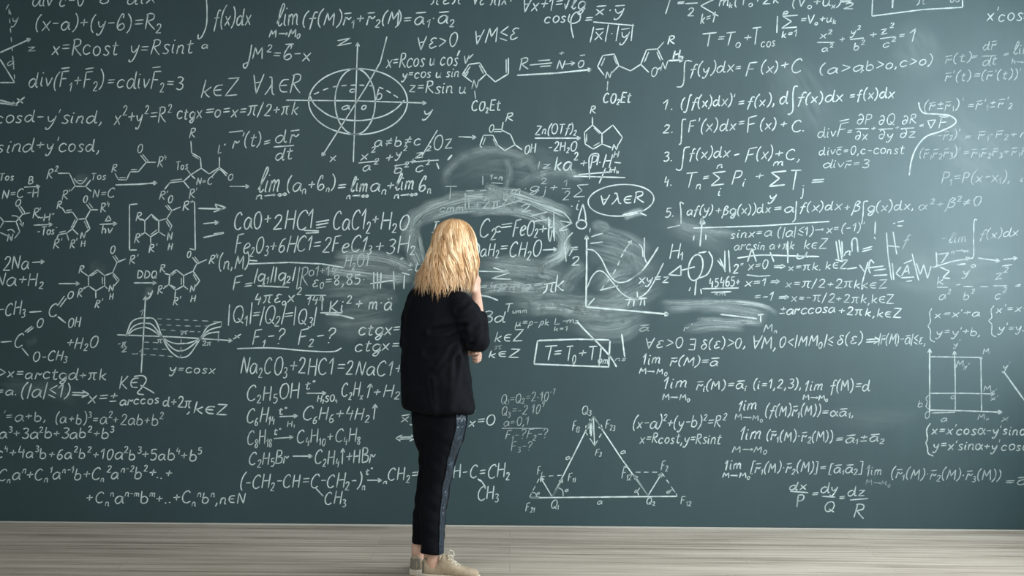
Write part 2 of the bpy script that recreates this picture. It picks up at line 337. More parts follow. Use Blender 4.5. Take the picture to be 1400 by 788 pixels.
'{': '2.4 ~2.2,8.2 1.1,7.2 1.2,4.6 .3,3.4 1.2,2.2 1.1,-.4 2.2,-1.4', ' ': '2.2',
}
def parse_glyph(s):
    w, _, rest = s.partition(' ')
    st = []
    for q in rest.split(';') if rest else []:
        sm = q.startswith('~'); pts = [tuple(float(c) for c in p.split(',')) for p in q.lstrip('~').split()]
        st.append((sm, pts))
    return float(w), st
GL = {k: parse_glyph(v) for k, v in GLYPHS.items()}

def layout(text, rng):
    """strokes of a line of writing in units of the glyph grid, and its width"""
    x, out, i = 0.0, [], 0
    sc, dy, stack = 1.0, 0.0, []
    last = None
    def one(ch, sc, dy):
        nonlocal x, last
        w, st = GL[ch]
        j = rng.uniform(0.90, 1.08); a = rng.uniform(-0.09, 0.03); oy = rng.uniform(-0.35, 0.30)
        for sm, pts in st:
            out.append((sm, [(x + sc * (px * j - a * py), dy + sc * (py * j + a * px + oy)) for px, py in pts], sc))
        last = (x, w * sc, ch, sc, dy); x += (w + 0.35) * sc
    while i < len(text):
        ch = text[i]
        if ch in '_^':
            s2 = sc * 0.58; d2 = dy + (-1.6 if ch == '_' else 4.0) * sc
            i += 1
            if text[i] == '{':
                k = text.index('}', i); grp = text[i + 1:k]; i = k + 1
            else: grp = text[i]; i += 1
            q = 0
            while q < len(grp): one(grp[q], s2, d2); q += 1
            continue
        if ch == '¯':
            lx, lw, lc, ls, ld = last
            top = 5.6 if lc in 'acermnopqsuvxyzα' else 8.2
            out.append((False, [(lx + 0.1 * lw, ld + ls * (top + rng.uniform(-.2, .2))), (lx + lw * 1.0, ld + ls * (top + 0.4))], ls)); i += 1; continue
        one(ch, sc, dy); i += 1
    return out, max(x - 0.35, 0.5)

class Chalk:
    """chalk marks of one formula or drawing: thin ribbons lying on the face of the board"""
    level = 0
    def __init__(s, name, label=None):
        s.name, s.label = name, label; s.v = []; s.f = []; s.edge = []; s.op = []; s.al = []; s.fd = []; s.px = []; s.marks = []
        Chalk.level = (Chalk.level + 1) % 24; s.h = 0.0008 + 0.00008 * Chalk.level
    def ribbon(s, pts, width, op, soft=False, rng=random):
        pts = [np.array(p, float) for p in pts]
        if len(pts) < 2: return
        span = sum(np.hypot(*(b_ - a_)) for a_, b_ in zip(pts, pts[1:]))
        if not soft:
            op = op * (1.0 - 0.40 * min(1, max(0, (pts[0][0] - 800) / 450)))      # chalk thinned towards the right, partly to offset the strong window light
            if span < 1.8:                                                          # a dot
                c_ = pts[0]; pts = [c_ + np.array((-0.9, 0.3)), c_ + np.array((0.9, -0.3))]; width = width * 1.15; op = min(1, op * 1.1)
        # resample
        seg = 14.0 if soft else 3.0
        q = [pts[0]]
        for p in pts[1:]:
            n = max(1, int(np.hypot(*(p - q[-1])) / seg)); a = q[-1]
            for k in range(1, n + 1): q.append(a + (p - a) * k / n)
        pts = q; n = len(pts); k0 = len(s.v); L = 0.0
        tot = sum(np.hypot(*(pts[i + 1] - pts[i])) for i in range(n - 1)) or 1
        off = rng.uniform(0, 40); ph = rng.uniform(0, 50)
        cols = (-1, -0.5, 0, 0.5, 1) if soft else (-1, 0, 1)
        for i, p in enumerate(pts):
            if i: L += np.hypot(*(p - pts[i - 1]))
            t = pts[min(i + 1, n - 1)] - pts[max(i - 1, 0)]; ln = np.hypot(*t) or 1; nx, ny = -t[1] / ln, t[0] / ln
            wv = width * (0.92 + 0.28 * noise.noise((i * 0.35, ph, 0))) * 0.5
            if not soft:
                if i in (0, n - 1): wv *= 0.72
            opv = op * (1.0 + (0 if soft else 0.35 * noise.noise((i * 0.22, ph, 7))))
            u = L / tot; fade = 1.0 if not soft else min(1.0, min(u, 1 - u) * (6.0 if width < 34 else 3.0) + 0.01)
            for e in cols:
                w = at(p[0] + nx * wv * e, p[1] + ny * wv * e, BOARD_Y - s.h)
                s.px.append((p[0] + nx * wv * e, p[1] + ny * wv * e)); s.v.append(w); s.edge.append(e); s.op.append(opv); s.al.append(off + L / 40.0); s.fd.append(fade)
        c = len(cols)
        for i in range(n - 1):
            for j in range(c - 1):
                a = k0 + i * c + j
                s.f.append((a, a + 1, a + c + 1, a + c))
    def text(s, x0, x1, y0, y1, h, txt, wid=2.3, op=0.9):
        rng = random.Random(txt + str(x0)); st, W = layout(txt, rng); k = h / 7.0; kx = (x1 - x0) / W; sl = (y1 - y0) / max(x1 - x0, 1); sh = rng.uniform(0.05, 0.16)
        for sm, pts, sc in st:
            p = [(x0 + kx * gx + sh * k * gy, y0 + sl * kx * gx - k * gy) for gx, gy in pts]
            if sm: p = curve_pts(p, 5)
            s.ribbon(p, wid * (0.76 if sc < 0.8 else 0.94), op, rng=rng)
    def line(s, pts, wid, op): 
        for a, b in zip(pts, pts[1:]): s.ribbon([a, b], wid, op)
    def curve(s, pts, wid, op, closed=False): s.ribbon(curve_pts(pts, 10, closed), wid, op)
    def arrow(s, pts, wid, op, head=6.0):
        s.ribbon(pts, wid, op); a, b = np.array(pts[-2], float), np.array(pts[-1], float); t = (a - b) / (np.hypot(*(a - b)) or 1)
        for an in (0.45, -0.45):
            c, q = math.cos(an), math.sin(an); s.ribbon([b, b + head * np.array((t[0] * c - t[1] * q, t[0] * q + t[1] * c))], wid, op)
    def dash(s, pts, wid, op, on=6.0, gap=4.5):
        pts = curve_pts(pts, 14) if len(pts) > 2 else [np.array(pts[0]) + (np.array(pts[1]) - np.array(pts[0])) * k / 30 for k in range(31)]
        cur, d, pen = [pts[0]], 0.0, True
        for a, b in zip(pts, pts[1:]):
            d += np.hypot(*(np.array(b) - np.array(a)))
            if pen: cur.append(b)
            if d > (on if pen else gap):
                if pen and len(cur) > 1: s.ribbon(cur, wid, op)
                pen = not pen; d = 0.0; cur = [b]
        if pen and len(cur) > 1: s.ribbon(cur, wid, op)
    def ell(s, cx, cy, rx, ry, rot, wid, op):
        c, q = math.cos(math.radians(rot)), math.sin(math.radians(rot))
        s.ribbon([(cx + rx * math.cos(t) * c - ry * math.sin(t) * q, cy + rx * math.cos(t) * q + ry * math.sin(t) * c) for t in [k * 2 * math.pi / 60 + 0.4 for k in range(61)]], wid, op)
    def build(s, mat):
        """one mesh for each run of marks that stands clear of the others"""
        if not s.v: return
        cuts = sorted(set([0] + s.marks + [len(s.v)])); px = np.array(s.px); n = len(cuts) - 1
        box = [np.r_[px[cuts[i]:cuts[i + 1]].min(0) - 6.5, px[cuts[i]:cuts[i + 1]].max(0) + 6.5] for i in range(n)]
        grp = list(range(n))
        for i in range(n):
            for j in range(i):
                if (box[i][:2] < box[j][2:]).all() and (box[j][:2] < box[i][2:]).all() and grp[i] != grp[j]:
                    a, c = grp[i], grp[j]; grp = [c if g == a else g for g in grp]
        for g in dict.fromkeys(grp):
            vid = [k for i in range(n) if grp[i] == g for k in range(cuts[i], cuts[i + 1])]; new = {k: q for q, k in enumerate(vid)}
            o = mesh_obj(s.name, [s.v[k] for k in vid], [tuple(new[k] for k in f) for f in s.f if f[0] in new], mat, board)
            for nm, val in (('edge', s.edge), ('opacity', s.op), ('along', s.al), ('fade', s.fd)):
                o.data.attributes.new(nm, 'FLOAT', 'POINT').data.foreach_set('value', [val[k] for k in vid])
            if s.label: o['label'] = s.label

def P(s): return [tuple(float(c) for c in q.split(',')) for q in s.split()]
def write(sheet, mat, smear=False):
    cur = None; wid, op = 2.3, 0.9; cl = {}
    for ln in sheet.strip().split('\n'):
        ln = ln.strip()
        if not ln: continue
        k, _, r = ln.partition(' ')
        if cur: cur.marks.append(len(cur.v))
        if k == '#':
            if cur: cur.build(mat)
            nm, _, lab = r.partition(':'); cur = Chalk(nm.strip(), lab.strip() or None); wid, op = 2.3, 0.9
        elif k == 'W': a = r.split(); wid, op = float(a[0]), float(a[1])
        elif k == 'T':
            a, _, t = r.partition('|'); a = [float(q) for q in a.split()]
            cur.text(*a, t, wid, op)
        elif k == 'L':
            for q in r.split(';'): cur.line(P(q), wid, op)
        elif k == 'C':
            for q in r.split(';'): cur.curve(P(q), wid, op)
        elif k == 'A':
            for q in r.split(';'): cur.arrow(P(q), wid, op)
        elif k == 'D':
            for q in r.split(';'): cur.dash(P(q), wid, op)
        elif k == 'E':
            for q in r.split(';'): cur.ell(*[float(z) for z in q.split()], wid, op)
        elif k == 'S': cur.ribbon(curve_pts(P(r), 8), wid, op, soft=True)
    if cur: cur.build(mat)
SMEARS = '''
# eraser_smear: broad arc of wiped chalk dust above the person's head
W 30 0.81
S 556,345 562,312 580,290 620,275 665,270 705,276
W 24 1.00
S 660,262 705,268 750,283 782,296
W 20 0.95
S 640,289 690,287 735,297 764,318 776,345
W 14 1.00
S 575,304 620,289 680,286 740,294
W 16 0.90
S 662,254 680,262 700,276 706,284
W 26 0.71
S 566,310 562,335 574,365
W 9 1.00
S 572,318 577,345 584,372
W 20 0.83
S 745,296 770,315 768,345 756,356
# eraser_smear: faint round loops of wiped dust under the ring molecules
W 70 0.24
S 600,245 650,225 720,225 790,250
W 16 0.47
S 610,262 612,235 640,212 690,207 735,222
W 13 0.53
S 640,207 680,205 712,214 735,221
W 12 0.38
S 690,262 697,235 690,215
W 15 0.43
S 700,228 722,222 730,240 705,255
W 20 0.47
S 725,245 760,235 800,243
# eraser_smear: flat smear crossing the iron chloride equation
W 24 0.81
S 455,352 490,350 530,356 570,372
W 22 0.95
S 440,368 490,374 540,380 566,378
W 16 0.47
S 450,362 500,364 545,370
W 40 0.29
S 430,400 480,396 540,402
W 26 0.34
S 480,418 515,410 545,405
W 60 0.26
S 440,440 490,440 545,430
# eraser_smear: wide wiped band right of the person
W 46 0.53
S 645,372 700,366 750,374 790,392
W 26 0.85
S 655,396 690,393 735,395 760,390
W 22 0.95
S 735,368 752,358 768,348 776,330
W 34 0.61
S 655,360 700,364 745,368
W 46 0.43
S 690,408 740,412 800,405
W 26 0.85
S 722,424 760,420 800,428 830,428
W 44 0.61
S 740,412 790,420 850,422 890,414
W 46 0.47
S 780,430 810,446 850,446 885,428
W 30 0.43
S 770,400 780,380 800,360
# eraser_smear: wiped patch behind the curve graph
W 52 0.47
S 800,335 840,345 870,360 895,380
W 46 0.47
S 820,420 850,408 880,395 905,385
W 50 0.43
S 812,400 840,380 870,372
W 26 0.38
S 810,315 850,325 890,345
W 15 0.81
S 852,297 868,291 880,289
W 16 0.47
S 808,310 825,308 832,318
# eraser_smear: low curved smear at the right of the curve graph
W 9 1.00
S 902,413 950,414 1000,413 1040,418 1064,430
W 24 0.53
S 905,420 960,418 1010,424 1052,434
W 12 0.71
S 950,438 1000,440 1045,442
W 18 0.47
S 935,450 975,446 1020,448
# eraser_smear: faint wiped streak under the fifth integral
W 16 0.47
S 920,308 960,314 1010,322
W 40 0.24
S 905,300 960,322 1000,340
# eraser_smear: dusty wiped patches at the bright end of the board
W 90 .10
S 1050,60 1090,120 1130,190
W 110 .09
S 1190,330 1260,370 1390,360
W 80 .10
S 1230,30 1250,60 1265,110
W 90 .08
S 1260,120 1320,200 1390,260
W 40 .07
S 1130,570 1190,573 1270,570
# eraser_smear: small smudges in the left molecules and cosine graph
W 14 .22
S 200,408 203,400 204,392
W 18 .16
S 104,247 112,244 122,246
W 20 .12
S 122,362 134,366 146,370
W 14 .12
S 34,470 44,467 52,463
W 30 .13
S 0,528 60,532 110,545
'''
SHEET1 = '''
# vector_formula
T 43 115 8 8 20|div c=0
T 134 150 5 5 12|o
T 172 212 6 4 20|dix
# circle_equation
T 47 220 41 41 21|(x-a)+(y-ь)=R_2
T 70 162 75 75 22|x=Rcost
T 176 265 75 72 22|y=Rsint
# divergence_formula
T 38 142 119 120 22|div(F¯_1+F¯_2)
T 145 170 119 119 18|=c
T 172 225 120 121 24|divF¯_2
T 226 251 121 122 18|=3
# axes_drawing: corner of an axis drawing cut off by the left edge
W 2.6 .9
A 0,72 42,53
L 0,113 20,113;0,81 20,113
W 2 .7
D 12,13 20,108
L 8,13 12,6;12,12 15,20
T 36 50 70 69 10|z
T 9 19 90 88 9|a
T 15 25 32 32 15|y
W 3 .9
A 0,137 22,143
L 0,141 24,144
T 20 32 143 141 13|x
# quantifier_formula
T 273 325 134 129 24|k∈Z
T 343 411 129 128 27|∀λ∈R
# integral_formula
C 282,-4 283,15 282,35 276,50 271,53 271,47
T 275 284 66 66 9|a
T 291 343 36 33 24|f(x)dx
# limit_formula
W 2.5 .95
T 377 408 36 34 27|lim
T 412 546 35 33 19|(f(M)r¯_1+r¯_2(M
T 540 622 34 32 19|)=a¯_1·a¯_2
W 2.6 .85
T 367 410 51 50 11|M→M_0
# root_formula
C 344,61 342,75 338,90 334,93 333,88 340,85
T 344 424 81 83 18|M^2=ь¯-x
# ellipsoid_drawing: ellipsoid drawn in chalk with three labelled axes
W 2.5 .95
E 489.5 139 67.5 45 0
C 423,130 432,145 455,160 489,165 520,160 540,150 553,137
E 485.5 139 27.5 45 0
W 2.3 .85
D 429,129 455,119 489,116.5 520,120 548,136
A 483,222 486,140 489,58
A 391,137 489,138 583,141
A 529,50 520,85 500,120 440,214
T 458 480 64 60 12|z
T 450 461 222 220 13|x
T 466 479 150 149 9|a
T 493 501 150 149 10|o
T 513 523 136 135 16|b
T 477 485 126 126 7|c
T 577 590 159 157 13|y
# sphere_formula
T 527 640 93 88 19|x=Rcos u cos v
T 549 640 107 105 13|y=cos u sin v
T 558 637 126 128 16|z=Rsin u
L 625,77 629,69;641,80 647,74
# quantifier_formula
T 569 626 70 62 19|∀ε>0
L 628,69 625,76
T 646 708 61 53 21|∀M≤ε
# algebra_formula
T 588 632 6 5 16|πεπ
T 645 702 7 6 20|∀ε π|x+
T 712 800 16 12 19|∀x+1=√lg
# angle_formula
T 743 774 31 31 15|cos
C 779,19 777,28 783,32 792,28 793,19 787,17 781,25 781,38 784,52
T 797 811 33 32 16|=
T 813 853 21 20 15|x¯·y¯
L 811,30 867,35
T 805 866 55 54 18||x¯|·|y¯|
# molecule_drawing: five-sided ring with nitrogen and a side chain
W 2.4 .9
L 645,112 632,102 641,88 656,86 665,101 653,112;665,101 677,112 695,101 695,79
W 2 .85
L 636,101 643,91;655,89 661,101;692,100 692,81
T 644 653 121 120 12|N
L 649,124 650,135
W 2.4 .95
T 644 684 152 151 14|CO_2Et
# reaction_arrow
W 2.2 .85
T 709 722 97 95 16|R
L 724,89 755,86;736,83 752,82;738,91 753,90
T 760 771 95 95 13|N
T 763 771 77 76 8|+
A 772,88 786,86
T 789 799 92 91 10|O
L 793,76 800,75
W 2.8 .95
A 707,103 760,100 809,95
# molecule_drawing: two five-sided rings joined by a short chain
W 2.3 .9
L 826,103 817,91 824,76 840,74 846,90 835,101;846,90 862,97 876,88 884,68 899,67 906,82;876,88 887,99;898,96 903,92
W 2 .8
L 822,90 827,79;839,77 843,88;881,85 887,71;898,71 903,83
T 827 836 107 106 10|N
L 831,111 830,124
T 889 898 105 104 12|O
T 902 912 97 94 12|N
L 899,67 908,57
W 2.6 .95
T 912 922 61 60 11|R
T 824 862 141 140 14|CO_2Et
W 3 .95
A 914,83 934,82
T 919 929 81 79 11|H
T 927 934 81 80 6|o
# sum_formula
W 2.3 .8
L 917,-3 910,19;937,5 954,4
T 924 938 8 7 9|=
T 939 950 22 22 12|2
L 978,-2 958,8;958,8 982,22
T 957 977 33 30 15|k=1
T 982 1066 9 4 14|m_k(T_o+∑k
T 1082 1150 9 8 14|(V_o+u_x)
T 1146 1168 5 5 8|=
T 1152 1168 12 12 9|2
# temperature_formula
W 2.6 .85
T 958 979 64 63 18|T
W 2.2 .85
T 979 990 59 58 14|=
T 989 1012 62 60 19|T_o
T 1015 1027 58 57 14|+
T 1026 1060 60 58 22|T_{cos}
# sum_formula
L 1063,22 1062,45
T 1066 1092 38 37 17|∑
T 1068 1090 52 50 10|k=1
T 1070 1078 19 19 7|p
T 1093 1143 33 30 12|=V_o+u_k
# ellipsoid_equation
W 2.2 .72
T 1120 1137 53 52 10|x^2
L 1117,58 1141,58
T 1123 1139 71 70 9|a^2
T 1147 1156 60 59 12|+
T 1162 1176 48 46 10|y^2
L 1162,54 1181,52
T 1166 1181 69 67 11|b^2
T 1188 1199 54 53 12|+
T 1203 1222 47 44 12|z^2
L 1203,53 1224,50
T 1206 1224 65 62 10|c^2
T 1227 1238 55 53 12|=
T 1241 1251 57 57 17|1
T 1119 1182 102 96 14|(a>a
T 1176 1275 97 88 14|,b>o,c>o)
# boxed_formula: partly visible box drawn at the top edge
W 2.4 .85
L 1193,-3 1192,22 1262,13 1316,10 1316,-3
W 3 .85
L 1221,-3 1220,11
W 2 .7
T 1252 1266 8 6 14|π
T 1298 1312 3 2 7|oo
# rotation_formula
W 2.2 .75
T 1348 1412 29 28 17|x'cosα
# derivative_formula
W 1.9 .5
T 1291 1328 87 84 12|r¯(t)
T 1327 1337 82 81 10|=
T 1343 1362 69 67 13|dr¯
L 1342,77 1362,76
T 1342 1362 90 88 12|dt
T 1371 1380 79 78 8|=
T 1384 1410 75 74 16|lim
T 1382 1406 88 88 8|h→0
T 1291 1396 111 107 13|r¯'(t)=(r¯'(t))'
# integral_formula
W 2.4 .78
C 946,84 939,83 936,88 935,110 932,118 925,119
T 942 1003 103 98 16|f(y)dx
T 1004 1014 98 97 12|=
T 1018 1033 104 103 20|F
T 1039 1064 100 98 15|(x)
T 1066 1079 97 95 15|+
T 1080 1095 100 99 18|C
# integral_formula
T 904 922 151 149 15|1.
W 2.5 .88
T 930 1004 148 144 15|(∫f(x)dx)'
T 1008 1060 147 143 15|=f(x),
T 1065 1077 142 141 17|d
C 1091,118 1086,119 1084,130 1084,150 1080,156 1077,156
T 1089 1152 142 139 15|f(x)dx
T 1160 1222 138 133 14|=f(x)dx
'''
SHEET2 = '''
# vector_formula
W 2 .55
T 1262 1316 152 149 13|(r¯±r¯_1)'
T 1321 1384 150 146 13|=r¯'_1±r¯'_2
W 2.8 .75
C 1256,140 1258,149 1264,155 1280,156 1298,158 1307,165 1302,172 1285,180 1266,187 1253,202 1246,220 1243,240
# integral_formula
W 2.4 .82
T 905 921 182 181 12|2.
C 938,163 933,165 932,180 931,195 928,198
T 940 1007 182 177 17|F'(x)dx
T 1008 1018 175 174 13|=
T 1020 1035 182 180 20|F
T 1038 1061 178 176 14|(x)
T 1065 1076 177 175 13|+
T 1081 1101 180 180 15|C.
# integral_formula
T 906 920 221 220 13|3.
C 943,201 936,203 934,215 932,230 928,233 924,231
T 941 997 218 214 15|f(x)dx
T 1002 1012 217 215 10|-
T 1017 1033 222 219 20|F
T 1033 1056 218 216 17|(x)
T 1058 1072 217 215 14|+
T 1073 1095 219 219 15|C,
# sum_formula
T 907 919 255 254 15|4.
T 934 958 256 254 19|T_n
T 959 970 249 247 12|=
W 2.6 .85
T 970 993 254 252 19|∑
W 2.2 .85
T 979 988 231 229 8|n
T 980 986 268 267 11|i
T 999 1018 252 250 19|P_i
T 1031 1046 248 246 15|+
W 3 .9
T 1049 1077 255 253 21|∑
W 2.5 .9
T 1056 1071 227 226 9|m
T 1050 1060 274 273 11|y
W 2.4 .85
T 1077 1099 260 260 29|T_j
T 1106 1128 255 254 14|=
# divergence_formula
W 2.1 .7
T 1117 1143 188 187 14|div
T 1143 1158 187 185 18|F¯
T 1157 1166 186 185 12|=
T 1170 1192 171 170 14|∂P
L 1169,176 1188,176
T 1168 1186 192 191 13|∂x
T 1190 1199 180 179 10|+
T 1200 1222 171 170 14|∂Q
L 1201,177 1221,176
T 1200 1221 190 189 13|∂y
T 1223 1230 179 178 9|+
T 1232 1253 170 168 13|∂R
L 1231,176 1250,175
T 1229 1251 189 188 13|∂z
T 1256 1264 176 175 8|=
T 1266 1295 177 175 14|∇F¯
T 1119 1236 212 210 12|divc¯=0,c-const
W 2.2 .62
T 1124 1188 230 229 11|divr¯=3
# vector_formula
W 1.9 .42
T 1275 1312 191 189 12|·-r¯_2)'
T 1317 1329 192 190 10|=
T 1336 1404 190 188 12|r¯_1·r¯_2+r
T 1256 1312 216 214 13|(r¯_1r¯_2r¯_3)'
T 1316 1404 215 212 12|=r¯_1r¯_2r¯_3+r¯_1r¯
T 1286 1382 251 248 15|P_1=P(x-x_1),
T 1392 1402 249 248 10|i
# integral_formula
W 2.3 .8
T 908 922 297 296 13|5.
C 935,279 930,277 931,290 931,306
T 938 974 294 292 13|af(y)
T 977 1054 295 291 13|+βg(x))dx
T 1057 1085 291 290 12|=a
C 1089,275 1088,288 1087,300 1083,304
T 1092 1150 290 286 13|f(x)dx
W 2.2 .68
T 1153 1175 290 289 14|+β
C 1187,275 1181,277 1180,292 1178,307
T 1185 1250 290 286 13|g(x)dx,
W 1.9 .48
T 1254 1342 288 280 13|α^2+β^2≠0
W 2.5 .8
L 948,312 1040,309 1134,303
W 2 .6
L 912,312 930,308
# rotation_formula
W 2.3 .88
T -8 48 168 167 17|cosd
T 48 60 168 168 18|-
T 62 141 169 168 18|y'sind,
T -6 62 209 206 18|sind+
T 62 137 207 207 18|y'cosd,
# circle_equation
T 155 234 171 167 22|x^2+y^2=R^2
# trigonometric_formula
W 2.4 .9
T 241 276 163 162 17|ctgx
W 3 .95
T 279 293 160 159 17|=
W 2.4 .9
T 292 407 160 157 18|o=x=π/2+πk
# derivative_formula
L 313,181 332,179
T 317 357 202 199 18|r'(t)
T 359 370 202 200 14|=
T 375 408 196 194 19|dr¯
L 374,201 402,199
T 375 400 219 217 17|dt
# limit_formula
W 2.6 .95
T 351 382 264 260 30|lim
W 2.6 .85
T 349 393 273 268 9|n→∞
W 2.4 .9
T 391 459 262 258 19|(a_n+ь_n)
T 459 474 263 262 17|=
W 2.7 .95
T 478 503 263 261 21|lim
T 473 503 272 270 8|n→∞
W 2.4 .95
T 505 528 261 261 19|a_n
T 527 539 261 260 16|+
W 2.7 .95
T 539 566 260 258 22|lim
T 538 571 272 268 8|n→∞
T 571 590 261 260 21|ь_n
# ellipsoid_equation
W 2.2 .85
T 511 576 201 198 15|a≠b≠c
L 598,178 577,213
T 591 618 204 203 21|Oz
T 492 513 219 216 14|x^2
L 490,223 518,220
T 495 516 235 232 13|a^2
T 525 536 224 222 15|+
T 540 556 215 213 13|y^2
L 539,227 557,224
T 537 558 238 235 12|b^2
T 559 569 227 226 13|+
T 565 589 217 213 12|z^2
L 562,222 582,220 600,219
T 567 588 236 232 13|c^2
W 3 .9
L 612,219 618,212;597,223 600,231
# molecule_drawing: chain with a double bond and oxygen, over an arrow
W 2.2 .88
T 152 160 236 234 11|R
L 157,237 162,246 173,246 178,235 189,235 200,222 213,222;192,212 200,222
W 2 .8
L 163,243 172,243;179,232 188,232;195,211 203,221
T 187 195 209 208 12|O
T 215 227 228 227 14|R^4
W 2.6 .95
A 158,253 190,252 215,250
# molecule_drawing: six small groups around a double bond at the left edge
W 2.2 .85
T -2 19 247 246 10|Tos
T 2 32 272 270 12|N=C
T 38 46 252 251 11|B
A 33,256 55,255
T 36 53 270 269 12|-H
T 63 78 245 242 14|R^2
L 79,237 95,237 103,255 117,255 124,246;102,255 97,261;118,256 125,262
W 2 .8
C 101,244 106,250 112,251 119,243
L 106,247 113,247
T 124 145 246 245 10|Tos
T 84 95 274 272 12|R'
T 126 156 271 269 12|N=C
# molecule_drawing: branched molecule with two carbon groups
W 2.2 .88
T 258 266 189 188 12|R
L 261,193 262,209 274,216 275,230 261,239 251,248 232,250 225,259;261,239 267,245;251,248 259,258;275,230 286,238 300,229 311,238;300,229 300,215
W 2 .8
L 263,212 272,218;233,247 249,245
C 290,241 300,232 310,241
T 240 257 233 231 11|Tos
L 256,232 261,239
T 268 290 253 252 10|N=C
T 217 229 273 272 12|R'
T 258 269 272 270 12|R'
T 311 319 247 246 9|O
T 297 307 210 208 12|L"
A 314,255 341,255
# molecule_drawing: ring cut off by the left edge of the picture
W 2.2 .88
T 20 28 282 281 9|O
L 25,283 31,293;31,293 41,291;31,293 22,303 5,303 0,297;22,303 27,317 20,326;16,325 0,318
L 28,282 34,291;5,303 0,312
T 44 55 299 297 12|R'
C 16,295 23,296 28,302 31,309
A 29,303 31,310
C 20,318 16,314 10,315
T 9 17 330 329 10|N
# reaction_arrow
A 46,308 72,307
T 50 74 303 301 10|~H^+
T 50 78 322 320 11|-Tos^-
# molecule_drawing: five-sided ring with nitrogen below and two side chains
T 77 85 286 285 11|R
L 85,284 89,291 99,290 106,300 117,299 123,313 116,319;106,300 99,313 107,321;117,299 124,287 134,287;99,313 91,319 80,321 77,328;91,319 94,329;118,279 124,287
W 2 .8
L 90,288 98,287;103,300 97,312;115,302 120,313;90,316 81,318;121,277 127,285
W 2.2 .88
T 109 117 327 326 10|N
T 110 117 338 337 9|H
T 113 120 278 277 10|O
T 137 149 291 289 12|R^4
T 72 83 341 339 12|R'
T 95 105 340 338 12|R'
# reaction_arrow
A 136,307 160,306
T 143 152 303 302 8|Δ
T 138 153 320 319 12|hv
# molecule_drawing: double ring inside large square brackets
W 2.4 .9
L 188,279 177,280 177,342 187,342;260,276 266,276 267,342 259,340
W 2.2 .88
T 185 193 303 302 11|R
L 192,299 198,302 207,293 217,302 217,317 206,324 198,318 198,302;217,302 228,299 235,309 232,316;226,323 217,317;190,324 198,318;206,324 206,334;228,299 235,288 247,283;229,280 235,288
W 2 .8
L 208,296 215,302;215,314 206,321;227,302 232,311;226,281 232,288
W 2.3 .9
T 183 193 333 331 12|R'
T 203 214 346 344 11|R'
T 228 235 329 328 10|N
T 229 235 342 341 9|H
T 229 236 278 277 10|O
T 249 261 289 287 12|R'
# reaction_arrow: three arrows, the upper with a large open head
W 2.6 .95
L 271,285 305,286;294,279 309,284;309,284 292,290;294,279 297,285
A 278,306 299,304
L 278,325 306,319;292,320 306,318
# molecule_drawing: double ring left of the letters DDQ
W 2.2 .88
A 80,388 109,388
T 107 115 374 373 11|R
L 114,373 121,378 133,369 143,377 143,391 131,398 121,391 121,378;143,377 154,373 163,383 156,391;147,395 143,391;113,396 121,391;131,398 131,408;154,373 160,359 172,354;154,350 160,359
W 2 .8
L 124,378 133,372;140,379 140,389;154,376 160,384;157,349 163,358
W 2.2 .88
T 105 114 407 405 11|R'
T 129 139 421 420 11|R'
T 148 155 399 398 9|N
T 149 155 410 409 9|H
T 150 157 347 346 10|O
T 176 187 362 360 11|R'
# reaction_arrow
T 187 215 381 380 11|DDQ
A 183,387 214,387
# molecule_drawing: double ring right of the letters DDQ
T 218 226 373 372 11|R
L 225,374 232,376 241,369 251,377 251,391 240,397 231,389 232,376;251,377 264,371 273,384 267,392;257,396 251,391;223,395 231,389;240,397 239,407;264,371 269,361 283,355;263,352 270,361
W 2 .8
L 234,377 241,372;248,380 248,390;234,390 240,394;264,375 269,384;266,351 272,359
W 2.2 .88
T 215 225 403 401 11|R'
T 236 246 418 417 11|R'
T 259 266 400 398 9|N
T 260 267 413 412 9|H
T 255 261 353 352 9|O
T 285 297 361 359 11|R^4
'''
